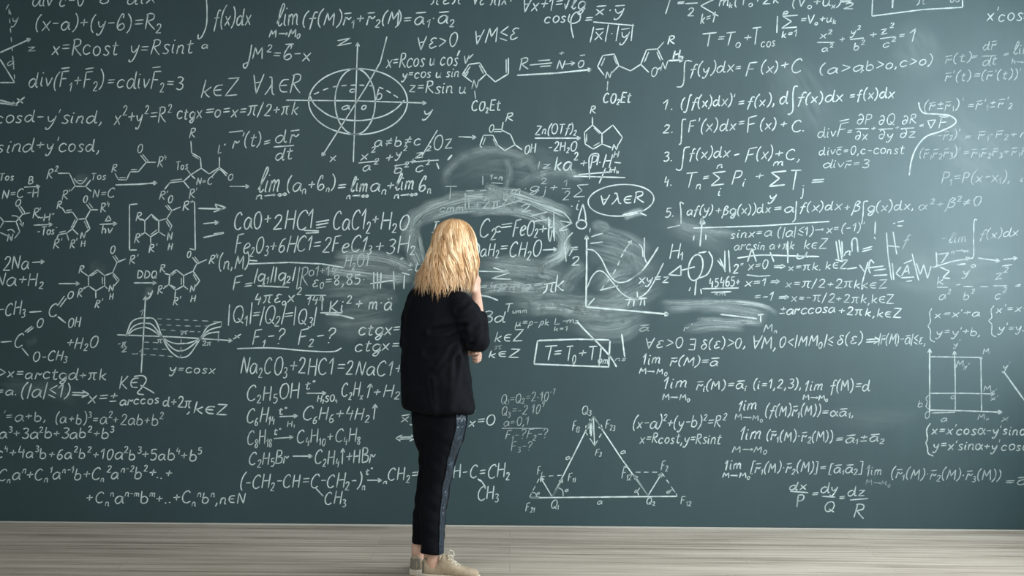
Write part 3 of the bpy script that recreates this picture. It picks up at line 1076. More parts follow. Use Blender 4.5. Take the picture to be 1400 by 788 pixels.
SHEET3 = '''
# chemical_equation
W 2.5 .95
T 319 359 315 313 26|CaO
T 360 371 310 309 20|+
T 372 386 314 313 20|2
T 388 428 314 313 25|HC1
L 432,304 450,301;432,308 449,305;432,312 446,310;415,315 436,316;418,319 436,318
T 454 506 314 313 26|CaC1_2
T 507 517 309 308 18|+
T 519 543 314 313 23|H_2
T 544 560 315 313 23|O
# chemical_equation
T 320 367 347 344 24|Fe_2O_3
T 367 426 345 343 21|+6HC1
T 426 508 346 343 22|=2FeC1_3
T 511 568 347 344 22|+3H_2
# force_formula
T 298 340 369 366 19|(n,M)
W 2.5 .9
L 340,356 352,357;340,361 395,359 440,361 470,366
T 317 331 397 395 19|F
T 331 344 397 395 14|=
T 346 403 385 383 17||q_1||q_2|
L 352,391 395,393
T 346 410 416 412 16|4πε_ox^2
W 2 .62
T 404 420 392 390 24||R
T 421 460 378 376 13|o1+14
# constant_formula
W 2.2 .8
T 426 500 392 388 14|ε_0=8,85·
L 417,404 446,404
T 418 444 417 415 12|144
L 441,405 440,425
# chemical_equation: crossed out and smeared water formula
W 2 .7
T 470 504 366 364 17|H_2O1
W 2.4 .8
L 511,372 511,396;516,372 516,395;521,373 520,395;506,388 541,383;538,371 539,396
L 549,373 560,376;553,376 552,395
W 2.2 .8
T 546 552 358 357 8|+
T 556 580 372 370 15|±tt
# motion_formula
W 2.4 .92
T 449 480 428 425 18|Ki^2
W 2.8 .92
L 438,428 468,428;445,430 465,431 484,436
W 2.4 .92
T 484 495 424 423 18|+
T 503 536 424 423 19|m·ä
# charge_formula
T 310 345 442 440 23||Q_1|
T 343 355 437 436 16|=
T 354 388 442 441 23||Q_2|
T 386 401 440 439 17|=
T 400 432 443 442 22||Q_3|
T 344 388 471 470 22|F_1-?
T 406 457 472 468 20|F_2-?
W 2.5 .92
C 324,477 370,476 420,480 455,481 467,476
# trigonometric_formula
W 2.3 .88
T 489 548 459 457 17|ctgx=
T 484 546 481 479 16|ctgx=
# chemical_equation
W 2.3 .88
T 328 392 511 512 24|Na_2CO_3
T 394 456 511 513 23|+2HC1
T 458 550 512 514 21|=2NaC1+
# chemical_equation
T 336 409 548 545 21|C_2H_5OH
A 419,538 446,538
T 416 430 533 531 11|t°
T 433 461 550 549 9|H_2SO_4
T 466 496 543 542 19|C_2H_x
T 498 546 543 542 17|↑+H_2
# chemical_equation
T 336 376 578 576 20|C_6H_{14}
A 382,570 407,569
T 380 392 567 566 10|t°
W 2 .75
T 392 403 584 583 8|H_1
W 2.3 .88
T 412 515 575 573 18|C_6H_6+4H_2↑
# chemical_equation
W 2.2 .78
T 337 372 609 607 19|C_8H_{18}
A 374,600 401,598
T 373 384 595 594 9|t°
T 405 493 606 604 18|C_4H_{10}+C_4H_8
# chemical_equation
W 2.3 .85
T 339 395 636 633 18|C_2H_5Br
W 2.5 .92
A 400,624 427,624
W 2.3 .88
T 429 512 635 633 19|C_2H_4↑+HBr
# chemical_equation
T 327 500 668 666 19|(-CH_2-CH=C-CH_2-)_n
A 502,657 522,657
T 499 508 650 648 8|t°
T 523 530 662 661 6|n
T 529 572 657 656 18|CH_2=
T 568 605 656 655 20|CH
L 431,667 442,679
T 443 473 690 689 18|CH_3
T 606 697 655 652 19|CH-C=CH_2
W 3 .92
L 653,655 659,659 664,667
W 2.3 .85
T 652 681 684 683 18|CH_3
# vector_formula
T 547 572 578 577 12|x¯y
T 640 677 583 581 14|x=O
L 643,563 650,562
T 538 567 606 605 13|⇔
L 572,604 569,610
# chemical_equation
T 3 40 370 367 19|2Na
A 44,359 61,358
T -8 60 390 391 18|Na+H_2
# chemical_equation
T -3 34 432 430 18|-CH_3
L 40,427 57,426
T 65 78 434 433 17|C
L 79,418 88,405;82,420 91,408
T 91 100 409 408 10|O
W 2.8 .95
L 79,433 90,442
W 2.3 .88
T 92 109 448 447 13|OH
L 1,468 16,467
T 18 31 476 474 18|C
L 34,454 44,446;37,455 46,448
T 49 59 449 447 12|O
L 30,476 39,487
T 44 91 494 493 14|O-CH_3
T 89 134 477 475 17|+H_2O
# graph_drawing: cosine curves of three heights on labelled axes
W 2.4 .9
A 160,458 240,461 318,466
A 193,510 196,460 199,405
C 172,460 179,442 188,436 200,435 212,438 222,462 231,478 241,487 250,489 260,484 274,463 283,448 292,443 303,440
C 173,460 181,448 190,443 199,442 209,445 222,462 232,473 240,479 248,480 258,476 274,463 284,453 293,449 302,447
C 174,459 182,452 190,449 199,448 209,452 222,462 233,468 241,470 249,470 259,469 274,463 286,456 300,454
W 1.6 .6
D 215,436 258,438 300,440
D 215,444 258,446 285,446
D 220,451 250,453 274,454
D 197,468 222,469
D 197,477 230,478
D 180,484 215,486 248,489
D 248,453 247,489
L 303,441 302,448;299,455 298,468
W 1.9 .7
T 160 173 474 473 8|-π
L 165,475 172,474
T 165 173 482 481 7|2
T 190 196 432 431 8|1
T 182 195 489 487 9|-1
T 276 289 473 472 6|2π
T 214 223 470 469 8|π
T 247 258 458 456 6|π
W 2.6 .9
T 318 328 464 462 8|x
T 201 208 405 403 9|y
W 2.2 .85
T 231 294 510 511 12|y=cosx
# trigonometric_formula
W 2.4 .92
T -3 145 516 521 15|>x=arctgd+πk
T 162 188 532 531 19|K∈
C 183,515 195,514 200,520 194,530 188,538 197,540;192,527 203,533 211,538
# trigonometric_formula
W 2.5 .95
T -6 24 541 540 12|=a.
T 27 95 543 543 18|(|a|≤1)
W 2.8 .95
T 96 120 545 546 14|⇒
W 2.4 .92
T 119 161 552 550 17|x=±
T 163 218 554 552 12|arccos
T 222 262 555 559 14|d+2π
W 2.6 .9
T 255 312 564 568 15|,k∈Z
# binomial_formula
W 2.1 .75
T -6 64 576 576 14|)'=a+b,
T 75 222 579 582 15|(a+b)^3=a^2+2ab+b^2
# binomial_formula
T -2 155 600 599 14|a^3+3a^2b+3ab^2+b^3
# binomial_formula
T -6 275 626 630 15|c^4+4a^3b+6a^2b^2+10a^2b^3+5ab^4+b^5
# binomial_formula
T -4 235 657 654 16|C_na^n+C_n^1a^{n-1}b+C_n^2a^{n-2}b^2+..+
# binomial_formula
T 117 336 688 689 16|+C_n^na^{n-m}b^m+..+C_n^nb^n,n∈N
'''
SHEET4 = '''
# molecule_drawing: three joined rings with an OH group
W 2.3 .88
A 627,187 651,188
T 690 701 167 165 11|R
L 688,167 686,178 698,184 704,198 690,206 681,199 674,185 661,185 656,199 659,202;675,177 686,177;675,180 686,180;704,198 714,205
W 2 .8
L 664,188 660,198;674,190 679,200
T 668 675 181 180 10|O
W 2.3 .9
T 716 732 210 209 12|OH
# reaction_arrow
T 731 788 184 182 13|Zn(OTf)_2
A 731,189 794,189
T 749 788 207 206 13|-2H_2O
# molecule_drawing: six-sided ring joined to a five-sided ring with NH
T 806 815 156 155 11|R
L 810,160 810,171 823,183 823,197 811,204 800,197 799,181 810,171;823,183 838,171 851,188 846,197;836,202 823,197
W 2 .8
L 812,175 820,183;820,195 811,200;802,194 802,183
W 2.3 .88
T 836 845 206 205 9|N
T 838 846 216 215 9|H
L 840,222 849,223
# crossed_out_formula: struck out sum under the NH ring
W 1.9 .5
T 733 753 231 230 9||z
W 2.9 .92
T 757 790 233 231 20|ka^2
W 2.5 .88
T 792 804 231 230 16|+
T 806 834 230 228 17|P·H
L 790,239 837,235;784,241 855,243;828,230 819,251
C 806,245 806,215 818,211 816,226
T 832 846 237 235 8|H_k
# sum_formula: half erased sum of squares
W 1.8 .6
T 697 712 266 264 12|m
T 715 721 262 262 10|·
T 723 738 262 261 12|g
T 739 748 252 252 8|2
T 740 746 266 266 12|j
T 750 762 263 262 13|+
L 768,258 780,258
T 770 777 255 255 9|1
T 768 778 274 273 12|2
W 2 .68
T 782 803 269 267 18|∑
T 778 792 288 287 14|·i
W 1.8 .6
L 660,241 660,253;637,261 648,261;656,261 665,260
T 669 687 246 246 7|1=n
L 672,250 688,251
L 609,255 625,255;616,256 615,272
W 2 .6
L 636,264 636,286;641,270 641,286;637,268 660,269
T 600 634 290 288 10|cmm
T 646 692 287 284 15|+2π^y
T 710 726 291 288 10|2
L 672,286 715,273
# circled_formula: circled formula with an oval line around it
W 2.4 .85
E 849 274 45 21.5 -4
W 2.5 .88
T 819 880 281 277 15|∀λ∈R
W 3 .9
L 851,294 880,288;872,290 884,295
# crossed_out_formula
W 2.6 .85
C 797,279 792,295 790,305;797,279 800,292 801,303
E 795 307 7 6 0
W 2.3 .7
L 808,324 824,319;807,333 824,331;807,312 806,318
L 785,338 778,350;780,339 790,338;780,342 790,341
T 780 794 364 363 13|2
C 757,286 770,291 778,299 782,306
L 764,315 782,305;782,305 766,302;764,316 776,314
C 752,300 750,320 752,330 755,315;757,285 758,330
C 770,340 775,327 783,318;772,337 774,358
L 725,296 748,290;728,303 752,300
# chemical_equation: half erased equation right of the person's head
W 2.6 .82
T 590 599 318 317 15|I
T 654 678 325 322 26|C_2
T 676 685 317 317 13|c
T 682 701 318 316 17|=
T 700 735 324 320 21|FeO_2
T 735 747 322 321 17|+
L 750,297 750,327;757,297 757,325;749,312 758,310
# chemical_equation
T 648 655 352 351 17|)
T 656 682 351 349 18|aH_2
T 681 693 347 346 15|=
T 695 739 352 350 21|CH_2O
A 742,342 762,341
# sum_formula
W 2.4 .78
A 655,371 696,372
L 674,366 697,373;697,373 672,381;672,381 699,382
W 2 .55
T 655 698 397 395 10|=4p_1
W 2.8 .75
C 656,404 668,406 681,411
W 2 .5
T 700 742 396 393 9|~g=
W 2.8 .9
T 741 760 402 400 19|π
T 757 772 400 398 24|k
# graph_drawing: two crossing curves on bold axes
W 3.2 .95
A 801,420 802,370 802,322
A 801,420 860,425 914,430
W 2.5 .85
C 802,341 812,343 822,354 832,374 842,385 853,386 864,381 878,370
W 3 .92
C 864,381 878,370 890,354 900,338
W 2.3 .82
C 803,393 809,379 817,371 826,373 838,387 850,401 863,408 874,407 886,398 897,380 907,360
W 2.2 .75
D 822,396 840,372 850,350 856,342
A 852,345 864,329
W 2.6 .8
L 820,397 845,391
W 2.4 .8
C 881,325 881,350 884,360;874,334 878,340 879,352
L 804,418 813,408
W 2.8 .9
L 855,410 884,408
L 861,411 858,419;867,410 866,419;877,410 875,418;881,410 881,418;871,399 872,410
W 2.4 .82
T 872 914 388 386 13|xy=z
# arrow_drawing: small circle with arrows pointing up and left
T 914 934 354 352 19|H_1
W 2.6 .88
L 914,376 931,363 931,377 914,376;931,370 950,365
E 951 366 9.5 18 12
C 955,346 962,345 966,344;969,344 974,354 972,366 966,376 954,381
L 952,382 950,404;944,393 942,398;958,395 959,402
W 2.6 .9
A 957,337 959,315 960,298
W 4 .9
L 957,306 960,300 964,306 957,306
W 2.4 .8
L 949,322 948,329;965,321 965,328
# crossed_out_formula
W 2.6 .82
L 981,356 987,364;984,353 992,372;991,343 991,372;996,342 998,373
T 1001 1016 374 372 13|2^=
T 969 1012 393 391 13|45465+
W 2.5 .8
L 960,395 1010,394
L 972,400 1000,399
W 2 .5
T 976 992 404 404 6|km
# trigonometric_formula
W 2.1 .72
T 997 1055 326 322 12|sinx=a
T 1062 1112 325 321 13|(|a|≤1)
T 1113 1181 320 316 12|→x=(-1)'
W 2.1 .66
T 1003 1086 342 341 12|arcsin a+πk
T 1098 1130 341 339 13|k∈Z
W 2.6 .85
C 1008,353 1040,349 1080,350 1120,351
L 1028,340 1022,358;1028,340 1034,358;1053,345 1058,358;1077,330 1077,360
T 1087 1105 355 352 13|u
# trigonometric_formula
W 2.2 .75
T 1022 1050 370 367 12|x=0
W 2.6 .8
L 1021,376 1037,378 1053,377
W 2.2 .75
T 1056 1073 370 369 10|⇒
T 1077 1123 370 369 10|x=πk.
T 1128 1158 368 367 12|k∈Z
# crossed_out_formula: heavily overwritten signs in the middle of the right half
W 2.8 .75
L 1143,330 1147,357;1147,328 1151,355;1151,330 1152,352;1142,355 1153,358
T 1153 1164 350 348 11|n
C 1165,344 1165,329 1171,327 1173,345
T 1176 1193 350 346 14|=
L 1158,368 1172,366;1175,362 1182,372;1187,358 1179,386
C 1195,360 1190,356 1188,368 1190,374
L 1195,370 1211,368;1194,377 1213,376;1183,367 1208,364
W 2.6 .7
L 1212,318 1214,348 1219,383;1221,317 1226,348;1213,336 1230,338
L 1220,360 1222,383;1232,365 1225,374 1231,379
T 1232 1245 378 374 15|A¯
L 1232,380 1250,379;1239,385 1247,384
L 1247,347 1256,384;1253,360 1258,376 1263,362 1268,381 1273,364
L 1221,306 1224,305;1227,304 1236,302;1227,309 1234,309
L 1197,303 1196,320;1195,324 1197,327
W 1.8 .45
T 1232 1242 338 336 15|f
# trigonometric_formula
W 2.2 .74
T 1017 1048 392 391 11|x=1
T 1052 1066 390 389 10|⇒
T 1073 1182 393 394 12|x=π/2+2πk,
W 2 .6
T 1176 1214 395 394 12|k∈Z
# trigonometric_formula
W 2.2 .72
T 1030 1056 412 411 11|=-1
T 1063 1078 411 410 9|⇒
T 1081 1222 412 416 12|x=-π/2+2πk,k∈Z
# trigonometric_formula
T 1064 1142 431 427 12|±arccosa
T 1145 1232 430 435 12|+2πk,k∈Z
# integral_formula
W 1.9 .5
T 1286 1322 333 330 14|-lim
W 2.3 .62
C 1336,301 1332,302 1331,325 1331,350 1326,354
W 2 .55
T 1338 1392 327 322 12|f(x)dx
T 1300 1324 347 345 6|n→∞
T 1327 1334 366 365 6|a
W 2.6 .68
L 1275,366 1300,358 1325,354;1280,345 1281,365;1281,348 1297,346 1287,360;1285,365 1298,371;1298,371 1289,380 1299,381
A 1300,358 1326,353
A 1337,353 1367,357
A 1371,355 1391,353
L 1370,364 1384,362;1308,362 1320,361
# ellipsoid_equation
W 2 .55
T 1359 1377 383 380 13|z^2
L 1281,393 1296,393;1317,392 1331,392;1358,391 1377,391;1340,392 1351,392
T 1386 1397 395 394 9|=
T 1283 1299 411 408 11|a^2
T 1316 1332 410 408 12|b^2
T 1359 1375 409 407 12|c^2
T 1280 1290 390 389 11|k
T 1315 1325 377 376 11|y
T 1305 1313 395 394 9|-
# equation_system
W 2.1 .65
C 1274,422 1271,428 1272,440 1269,446 1272,452 1272,464 1278,468
T 1277 1340 435 432 10|x=x'+a
T 1279 1341 459 459 11|y=y'+b,
C 1359,418 1355,424 1356,434 1352,439 1356,444 1356,457 1362,461
T 1361 1406 428 426 11|x'=x-
T 1364 1401 454 453 11|y'=y.
'''
SHEET5 = '''
# limit_formula
W 2.2 .82
T 881 935 477 475 15|∀ε>0
T 940 951 478 478 15|∃
T 957 1020 478 475 14|δ(ε)>0,
T 1026 1062 477 477 17|∀M,
T 1064 1140 474 473 15|0<|MM_0|≤
T 1143 1179 472 470 14|δ(ε)
W 2.6 .88
T 1182 1201 473 472 14|⇒
W 2.1 .72
T 1200 1266 471 471 14||r¯(M)-a¯|≤ε,
# limit_formula
W 2.3 .82
T 878 903 499 497 15|łim
T 873 912 511 512 8|M→M_0
T 915 982 500 500 12|r¯(M)=a¯
W 1.8 .45
T 873 887 453 452 9|a¯
T 934 946 453 452 9|r'
W 2.2 .7
T 1043 1063 454 453 11|M_n
W 3 .75
L 985,430 1035,436;1036,431 1044,430;1040,431 1040,441
# limit_formula
W 2.3 .82
T 906 939 532 530 16|łim
T 905 943 547 548 8|M→M_0
T 951 1020 533 532 13|r¯_i(M)=a¯_i
T 1029 1096 532 531 13|(i=1,2,3),
T 1099 1125 536 533 15|łim
T 1097 1132 547 548 7|M→M_0
T 1134 1189 536 534 15|f(M)=d
# limit_formula
T 1008 1034 563 560 15|łim
W 2 .65
T 1004 1043 574 576 8|M→M_0
W 2.3 .8
T 1045 1122 569 568 15|(f(M)r¯_1(M))
T 1122 1168 570 569 12|=αa¯_1,
# limit_formula
T 1010 1039 603 599 17|łim
W 2 .68
T 1000 1048 619 619 9|M→M_0
W 2.3 .8
T 1047 1139 602 604 14|(r¯_1(M)·r¯_2(M))
T 1141 1209 606 604 12|=a¯_1±a¯_2
# limit_formula
W 2.5 .85
T 990 1014 643 641 14|łim
T 987 1025 653 654 7|M→M_0
W 2.2 .8
T 1025 1118 646 646 14|[r¯_1(M)·r¯_2(M)]
T 1120 1131 645 644 11|=
T 1132 1179 647 647 13|[a¯_1a¯_2]
W 2.1 .65
T 1184 1206 651 649 14|łim
W 1.8 .4
T 1183 1217 663 665 7|M→M_0
W 2.2 .72
T 1217 1368 654 657 14|(r¯_1(M)·r¯_2(M)·r¯_3(M))
T 1372 1406 664 663 12|=a¯
# fraction_formula
W 2.4 .82
T 1078 1103 670 669 12|dx
L 1080,672 1105,674
T 1088 1099 693 692 15|P
T 1108 1120 681 680 12|=
T 1121 1144 674 674 13|dy
L 1124,679 1142,680
T 1125 1142 700 699 15|Q
T 1146 1157 686 685 12|=
T 1158 1182 679 678 13|dz
L 1162,684 1187,682
W 2.7 .85
T 1166 1180 708 709 18|R
# circle_equation
W 2.2 .8
T 864 991 586 584 16|(x-a)^2+(y-b)^2=R^2
T 874 985 606 607 14|x=Rcost,y=Rsint
# charge_formula
W 1.7 .5
T 684 758 552 547 13|Q_1=Q_2=2·10^{-7}
T 685 743 569 564 13|Q_3=-2 10^9
T 688 723 583 581 11|a=0,1
L 686,586 747,586
T 690 749 601 599 12|F_1-?F_2-?
T 698 728 617 615 12|F_3-?
# force_diagram: triangle of forces with arrows and small side triangles
W 2.5 .95
L 724,681 820,680 926,679;755,680 783,625 811,569;811,569 850,628 886,678
W 2.3 .88
A 755,680 739,653
A 886,678 905,647
A 811,569 801,588
A 811,569 823,587
A 755,680 769,655
A 886,678 867,650
A 811,569 813,610
L 807,575 807,594;739,680 724,681
C 806,573 809,585 808,597
W 3.6 .9
L 905,647 902,651 905,651;867,650 870,654 867,654;801,587 803,583;724,681 728,680
W 1.8 .75
D 739,652 770,650
D 737,655 724,680
D 869,646 903,646
D 905,647 926,678
D 800,590 812,608
D 814,608 825,588
C 763,667 769,671 770,679;727,673 732,675 734,680;875,667 872,672 873,678;916,672 919,670 923,673
W 1.9 .75
T 795 808 567 566 11|Q_3
T 782 792 589 588 14|F_{13}
T 827 841 586 586 13|F_{23}
T 813 822 623 622 9|F_3
T 773 780 629 628 7|a
T 848 856 621 620 7|a
T 734 741 650 649 12|F_1
T 776 787 658 657 11|F_{11}
T 849 863 655 654 14|F¯_{12}
T 903 913 643 642 13|F_2
T 718 731 699 698 12|F_{21}
T 752 764 695 695 11|Q_1
T 816 823 690 689 7|a
T 883 896 690 689 10|Q_2
T 930 945 689 690 11|F_{12}
T 772 777 673 672 5|a
T 733 738 677 676 5|a
T 867 872 674 673 5|a
T 911 916 675 674 5|a
# boxed_formula: temperature formula in a hand drawn box
W 2.9 .95
L 735,466 790,464 833,465;735,466 730,498;730,498 780,500 832,502;834,466 832,503
W 2.6 .92
T 741 759 493 492 19|T
T 755 767 490 489 16|=
W 2.3 .88
T 772 787 494 493 19|T_0
T 789 802 490 489 16|+
T 803 832 493 493 19|T_{om}
W 3 .92
C 789,440 800,452 820,472 835,489 843,502
L 850,457 852,473 854,488
L 822,474 819,500
W 1.8 .5
T 840 856 494 493 6|ns
# heat_formula
W 2.2 .8
T 660 691 441 440 15|3d
W 2 .7
T 689 720 427 425 11|T_{umm}
W 1.9 .62
T 704 751 446 445 10|μ=ρ-ρk
T 757 776 444 443 9|L-
T 757 776 453 452 6|k=1
T 774 790 442 441 7|m_2
# quantifier_formula
W 2.2 .78
T 675 714 468 467 15|k∈Z
W 1.7 .4
T 675 688 478 477 7|π
W 2.3 .8
T 667 709 489 489 11|k∈Z
T 655 661 490 490 9|,
# graph_drawing: square grid of axes with lettered corners
W 2.6 .8
A 1271,565 1271,520 1271,477
A 1271,561 1320,562 1370,564
W 2.2 .7
A 1272,538 1320,538 1360,539
A 1306,563 1306,520 1305,480
L 1272,488 1341,489;1342,563 1341,489
L 1339,488 1343,491;1339,491 1343,488;1274,565 1306,564
W 1.9 .6
T 1303 1313 474 473 8|y'
T 1343 1353 485 484 8|M
T 1306 1324 503 501 9|M_{y'}
T 1344 1362 536 535 8|M_{x'}
T 1354 1364 548 547 6|x'
T 1299 1306 546 545 7|o
T 1254 1262 557 556 10|b
T 1264 1271 573 572 9|O
T 1286 1295 577 576 8|a
T 1336 1352 574 573 8|M_x
T 1368 1378 577 576 9|x
C 1270,540 1266,545 1268,550 1266,556 1270,560
W 3 .72
L 1372,508 1400,547 1406,555
W 2 .6
T 1370 1380 506 504 9|y'
# rotation_formula
W 2.4 .8
C 1272,579 1267,588 1268,600 1266,606 1268,612 1269,620 1276,624
T 1273 1404 594 595 13|x=x'cosα-y'sinα
T 1275 1408 615 616 13|y=x'sinα+y'cosα
'''
write(SMEARS, M_SMEAR, True)
for sheet in (SHEET1, SHEET2, SHEET3, SHEET4, SHEET5): write(sheet, M_CHALK)
# ------------------------------------------------------------------ the person at the board
M = {}
m = Mat('skin'); v = m.coords()
m.set(Base_Color=m.ramp(m.noise(v, 24, 4), [(0.3, (0.60, 0.36, 0.27)), (0.7, (0.70, 0.46, 0.36))]), Roughness=0.48, Subsurface_Weight=0.12, Subsurface_Scale=0.012)
m.p.inputs['Subsurface Radius'].default_value = (1.0, 0.4, 0.25); m.bump(m.noise(v, 260), 0.05, 0.002); M['skin'] = m.m
m = Mat('black_jacket_cloth'); v = m.coords()
m.set(Base_Color=m.ramp(m.noise(v, 14, 4), [(0.3, (0.0040, 0.0045, 0.0070)), (0.7, (0.0060, 0.0068, 0.0100))]), Roughness=0.78, Specular_IOR_Level=0.10)
m.bump(m.noise(v, 900, 2), 0.2, 0.001); M['jacket'] = m.m
m = Mat('black_trouser_cloth'); v = m.coords()
m.set(Base_Color=m.ramp(m.noise(v, 14, 4), [(0.3, (0.0035, 0.0040, 0.0062)), (0.7, (0.0050, 0.0057, 0.0085))]), Roughness=0.78, Specular_IOR_Level=0.10)
m.bump(m.noise(v, 900, 2), 0.2, 0.001); M['trousers'] = m.m
m = Mat('blue_satin_stripe'); v = m.coords((1, 1, 0.45))
m.set(Base_Color=(0.010, 0.024, 0.040), Roughness=0.33, Specular_IOR_Level=0.6); m.bump(m.noise(v, 30, 3), 1.0, 0.03); M['stripe'] = m.m
m = Mat('beige_suede'); v = m.coords()
m.set(Base_Color=m.ramp(m.noise(v, 60, 5), [(0.3, (0.37, 0.295, 0.205)), (0.7, (0.46, 0.375, 0.27))]), Roughness=0.9, Specular_IOR_Level=0.15); m.bump(m.noise(v, 700, 2), 0.15, 0.001); M['suede'] = m.m
m = Mat('grey_heel_patch'); v = m.coords(); m.set(Base_Color=m.ramp(m.noise(v, 60, 4), [(0.3, (0.20, 0.185, 0.15)), (0.7, (0.24, 0.22, 0.18))]), Roughness=0.85); M['heel'] = m.m
m = Mat('cream_rubber'); v = m.coords(); m.set(Base_Color=m.ramp(m.noise(v, 40, 3), [(0.3, (0.60, 0.54, 0.43)), (0.7, (0.70, 0.64, 0.52))]), Roughness=0.6); M['rubber'] = m.m
m = Mat('cream_lace'); v = m.coords(); m.set(Base_Color=m.ramp(m.noise(v, 300, 2), [(0.3, (0.62, 0.56, 0.45)), (0.7, (0.75, 0.69, 0.57))]), Roughness=0.9); M['lace'] = m.m
m = Mat('dark_eyelet'); m.set(Base_Color=(0.03, 0.03, 0.03), Roughness=0.4); M['eyelet'] = m.m
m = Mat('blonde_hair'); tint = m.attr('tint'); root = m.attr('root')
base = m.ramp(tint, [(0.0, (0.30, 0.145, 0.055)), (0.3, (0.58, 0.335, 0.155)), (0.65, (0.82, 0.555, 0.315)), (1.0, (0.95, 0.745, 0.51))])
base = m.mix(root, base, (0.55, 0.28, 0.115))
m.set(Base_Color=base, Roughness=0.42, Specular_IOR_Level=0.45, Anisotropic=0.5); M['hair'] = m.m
m = Mat('eye_white'); m.set(Base_Color=(0.75, 0.73, 0.70), Roughness=0.2); M['eye'] = m.m
m = Mat('lip'); m.set(Base_Color=(0.50, 0.20, 0.17), Roughness=0.45); M['lip'] = m.m

TH = math.radians(42)                                     # turned this far to the right of straight at the board
FW = Vector((math.sin(TH), math.cos(TH), 0)); RT = Vector((math.cos(TH), -math.sin(TH), 0)); ZU = Vector((0, 0, 1))
YC = 5.42                                                 # depth of the trunk
def sz(px): return px * YC / F_PX
G_R = 5.366; G_L = 5.469                                  # depth of right and left foot
HEAD = at(623.5, 337, YC + 0.015)
SH_R = at(631, 415, YC - 0.10); SH_L = at(571, 409, YC + 0.10)
EL_R = at(653.5, 465, YC - 0.08); WR_R = at(651, 402, YC + 0.06)
EL_L = at(562, 468, YC + 0.17); WR_L = at(634, 478, YC + 0.06)
HIP_R = at(612, 575, YC - 0.045); HIP_L = at(590, 575, YC + 0.06)
KN_R = at(597, 652, YC - 0.04); KN_L = at(591, 648, YC + 0.047)
AN_R = at(592, 764, G_R); AN_L = at(571, 757, G_L)
AN_R.z = 0.10; AN_L.z = 0.10
NECK = at(606, 384, YC + 0.005)

# --- body: one continuous skin surface
b = MB()
b.tube([at(600, 560, YC), at(601, 530, YC), at(601, 480, YC), at(601, 430, YC), at(602, 402, YC), at(605, 388, YC)],
       [(0.145, 0.095), (0.14, 0.09), (0.115, 0.08), (0.135, 0.09), (0.15, 0.075), (0.06, 0.05)], RT, 20)
b.tube([NECK - ZU * 0.02, HEAD - ZU * 0.055 - FW * 0.012], [0.052, 0.05], RT)
R3 = Matrix((RT, FW, ZU)).transposed()
b.ball(HEAD + ZU * 0.030 - FW * 0.012, 0.074, 0.094, 0.090, R3, 24, 16)
b.ball(HEAD - ZU * 0.030 + FW * 0.028, 0.060, 0.066, 0.088, R3, 24, 16)         # face and jaw
b.ball(HEAD - ZU * 0.095 + FW * 0.070, 0.024, 0.020, 0.020, R3)                   # chin
b.tube([HEAD + FW * 0.088 + ZU * 0.018, HEAD + FW * 0.112 - ZU * 0.026], [0.009, 0.014], RT, 10)   # nose
b.tube([HEAD + FW * 0.072 - RT * 0.022 - ZU * 0.058, HEAD + FW * 0.090 - ZU * 0.058, HEAD + FW * 0.072 + RT * 0.022 - ZU * 0.058], [0.005, 0.009, 0.005], ZU, 10)
b.tube([HEAD + FW * 0.070 - RT * 0.050 + ZU * 0.036, HEAD + FW * 0.086 + ZU * 0.034, HEAD + FW * 0.070 + RT * 0.050 + ZU * 0.036], [0.010, 0.012, 0.010], ZU, 10)  # brow
for sgn in (-1, 1): b.ball(HEAD + RT * sgn * 0.076 - ZU * 0.010 - FW * 0.006, 0.009, 0.020, 0.031, R3, 14, 10)   # ears
for s, e, w in ((SH_R, EL_R, WR_R), (SH_L, EL_L, WR_L)):
    b.tube([s, s.lerp(e, 0.5), e], [0.048, 0.043, 0.036], RT)
    b.tube([e, e.lerp(w, 0.3), e.lerp(w, 0.7), w], [0.036, 0.038, 0.031, (0.025, 0.023)], RT)
for h, k, a in ((HIP_R, KN_R, AN_R), (HIP_L, KN_L, AN_L)):
    b.tube([h, h.lerp(k, 0.5), k], [0.078, 0.064, 0.047], RT); cv = k.lerp(a, 0.3)
    b.tube([k, cv, k.lerp(a, 0.8), a], [0.046, 0.046, 0.034, 0.031], RT)
def foot(a, d):
    b.tube([a + ZU * 0.03, a - ZU * 0.045], [0.031, 0.029], RT); g = Vector((a.x, a.y, 0.046)); s = Vector((-d.y, d.x, 0))
    b.tube([g - d * 0.022, g + d * 0.04, g + d * 0.10 - ZU * 0.006, g + d * 0.16 - ZU * 0.012], [(0.022, 0.020), (0.024, 0.020), (0.027, 0.012), (0.022, 0.008)], s)
DIR_R = Vector((0.985, -0.17, 0)).normalized(); DIR_L = Vector((math.sin(math.radians(34)), math.cos(math.radians(34)), 0))
foot(AN_R, DIR_R); foot(AN_L, DIR_L)
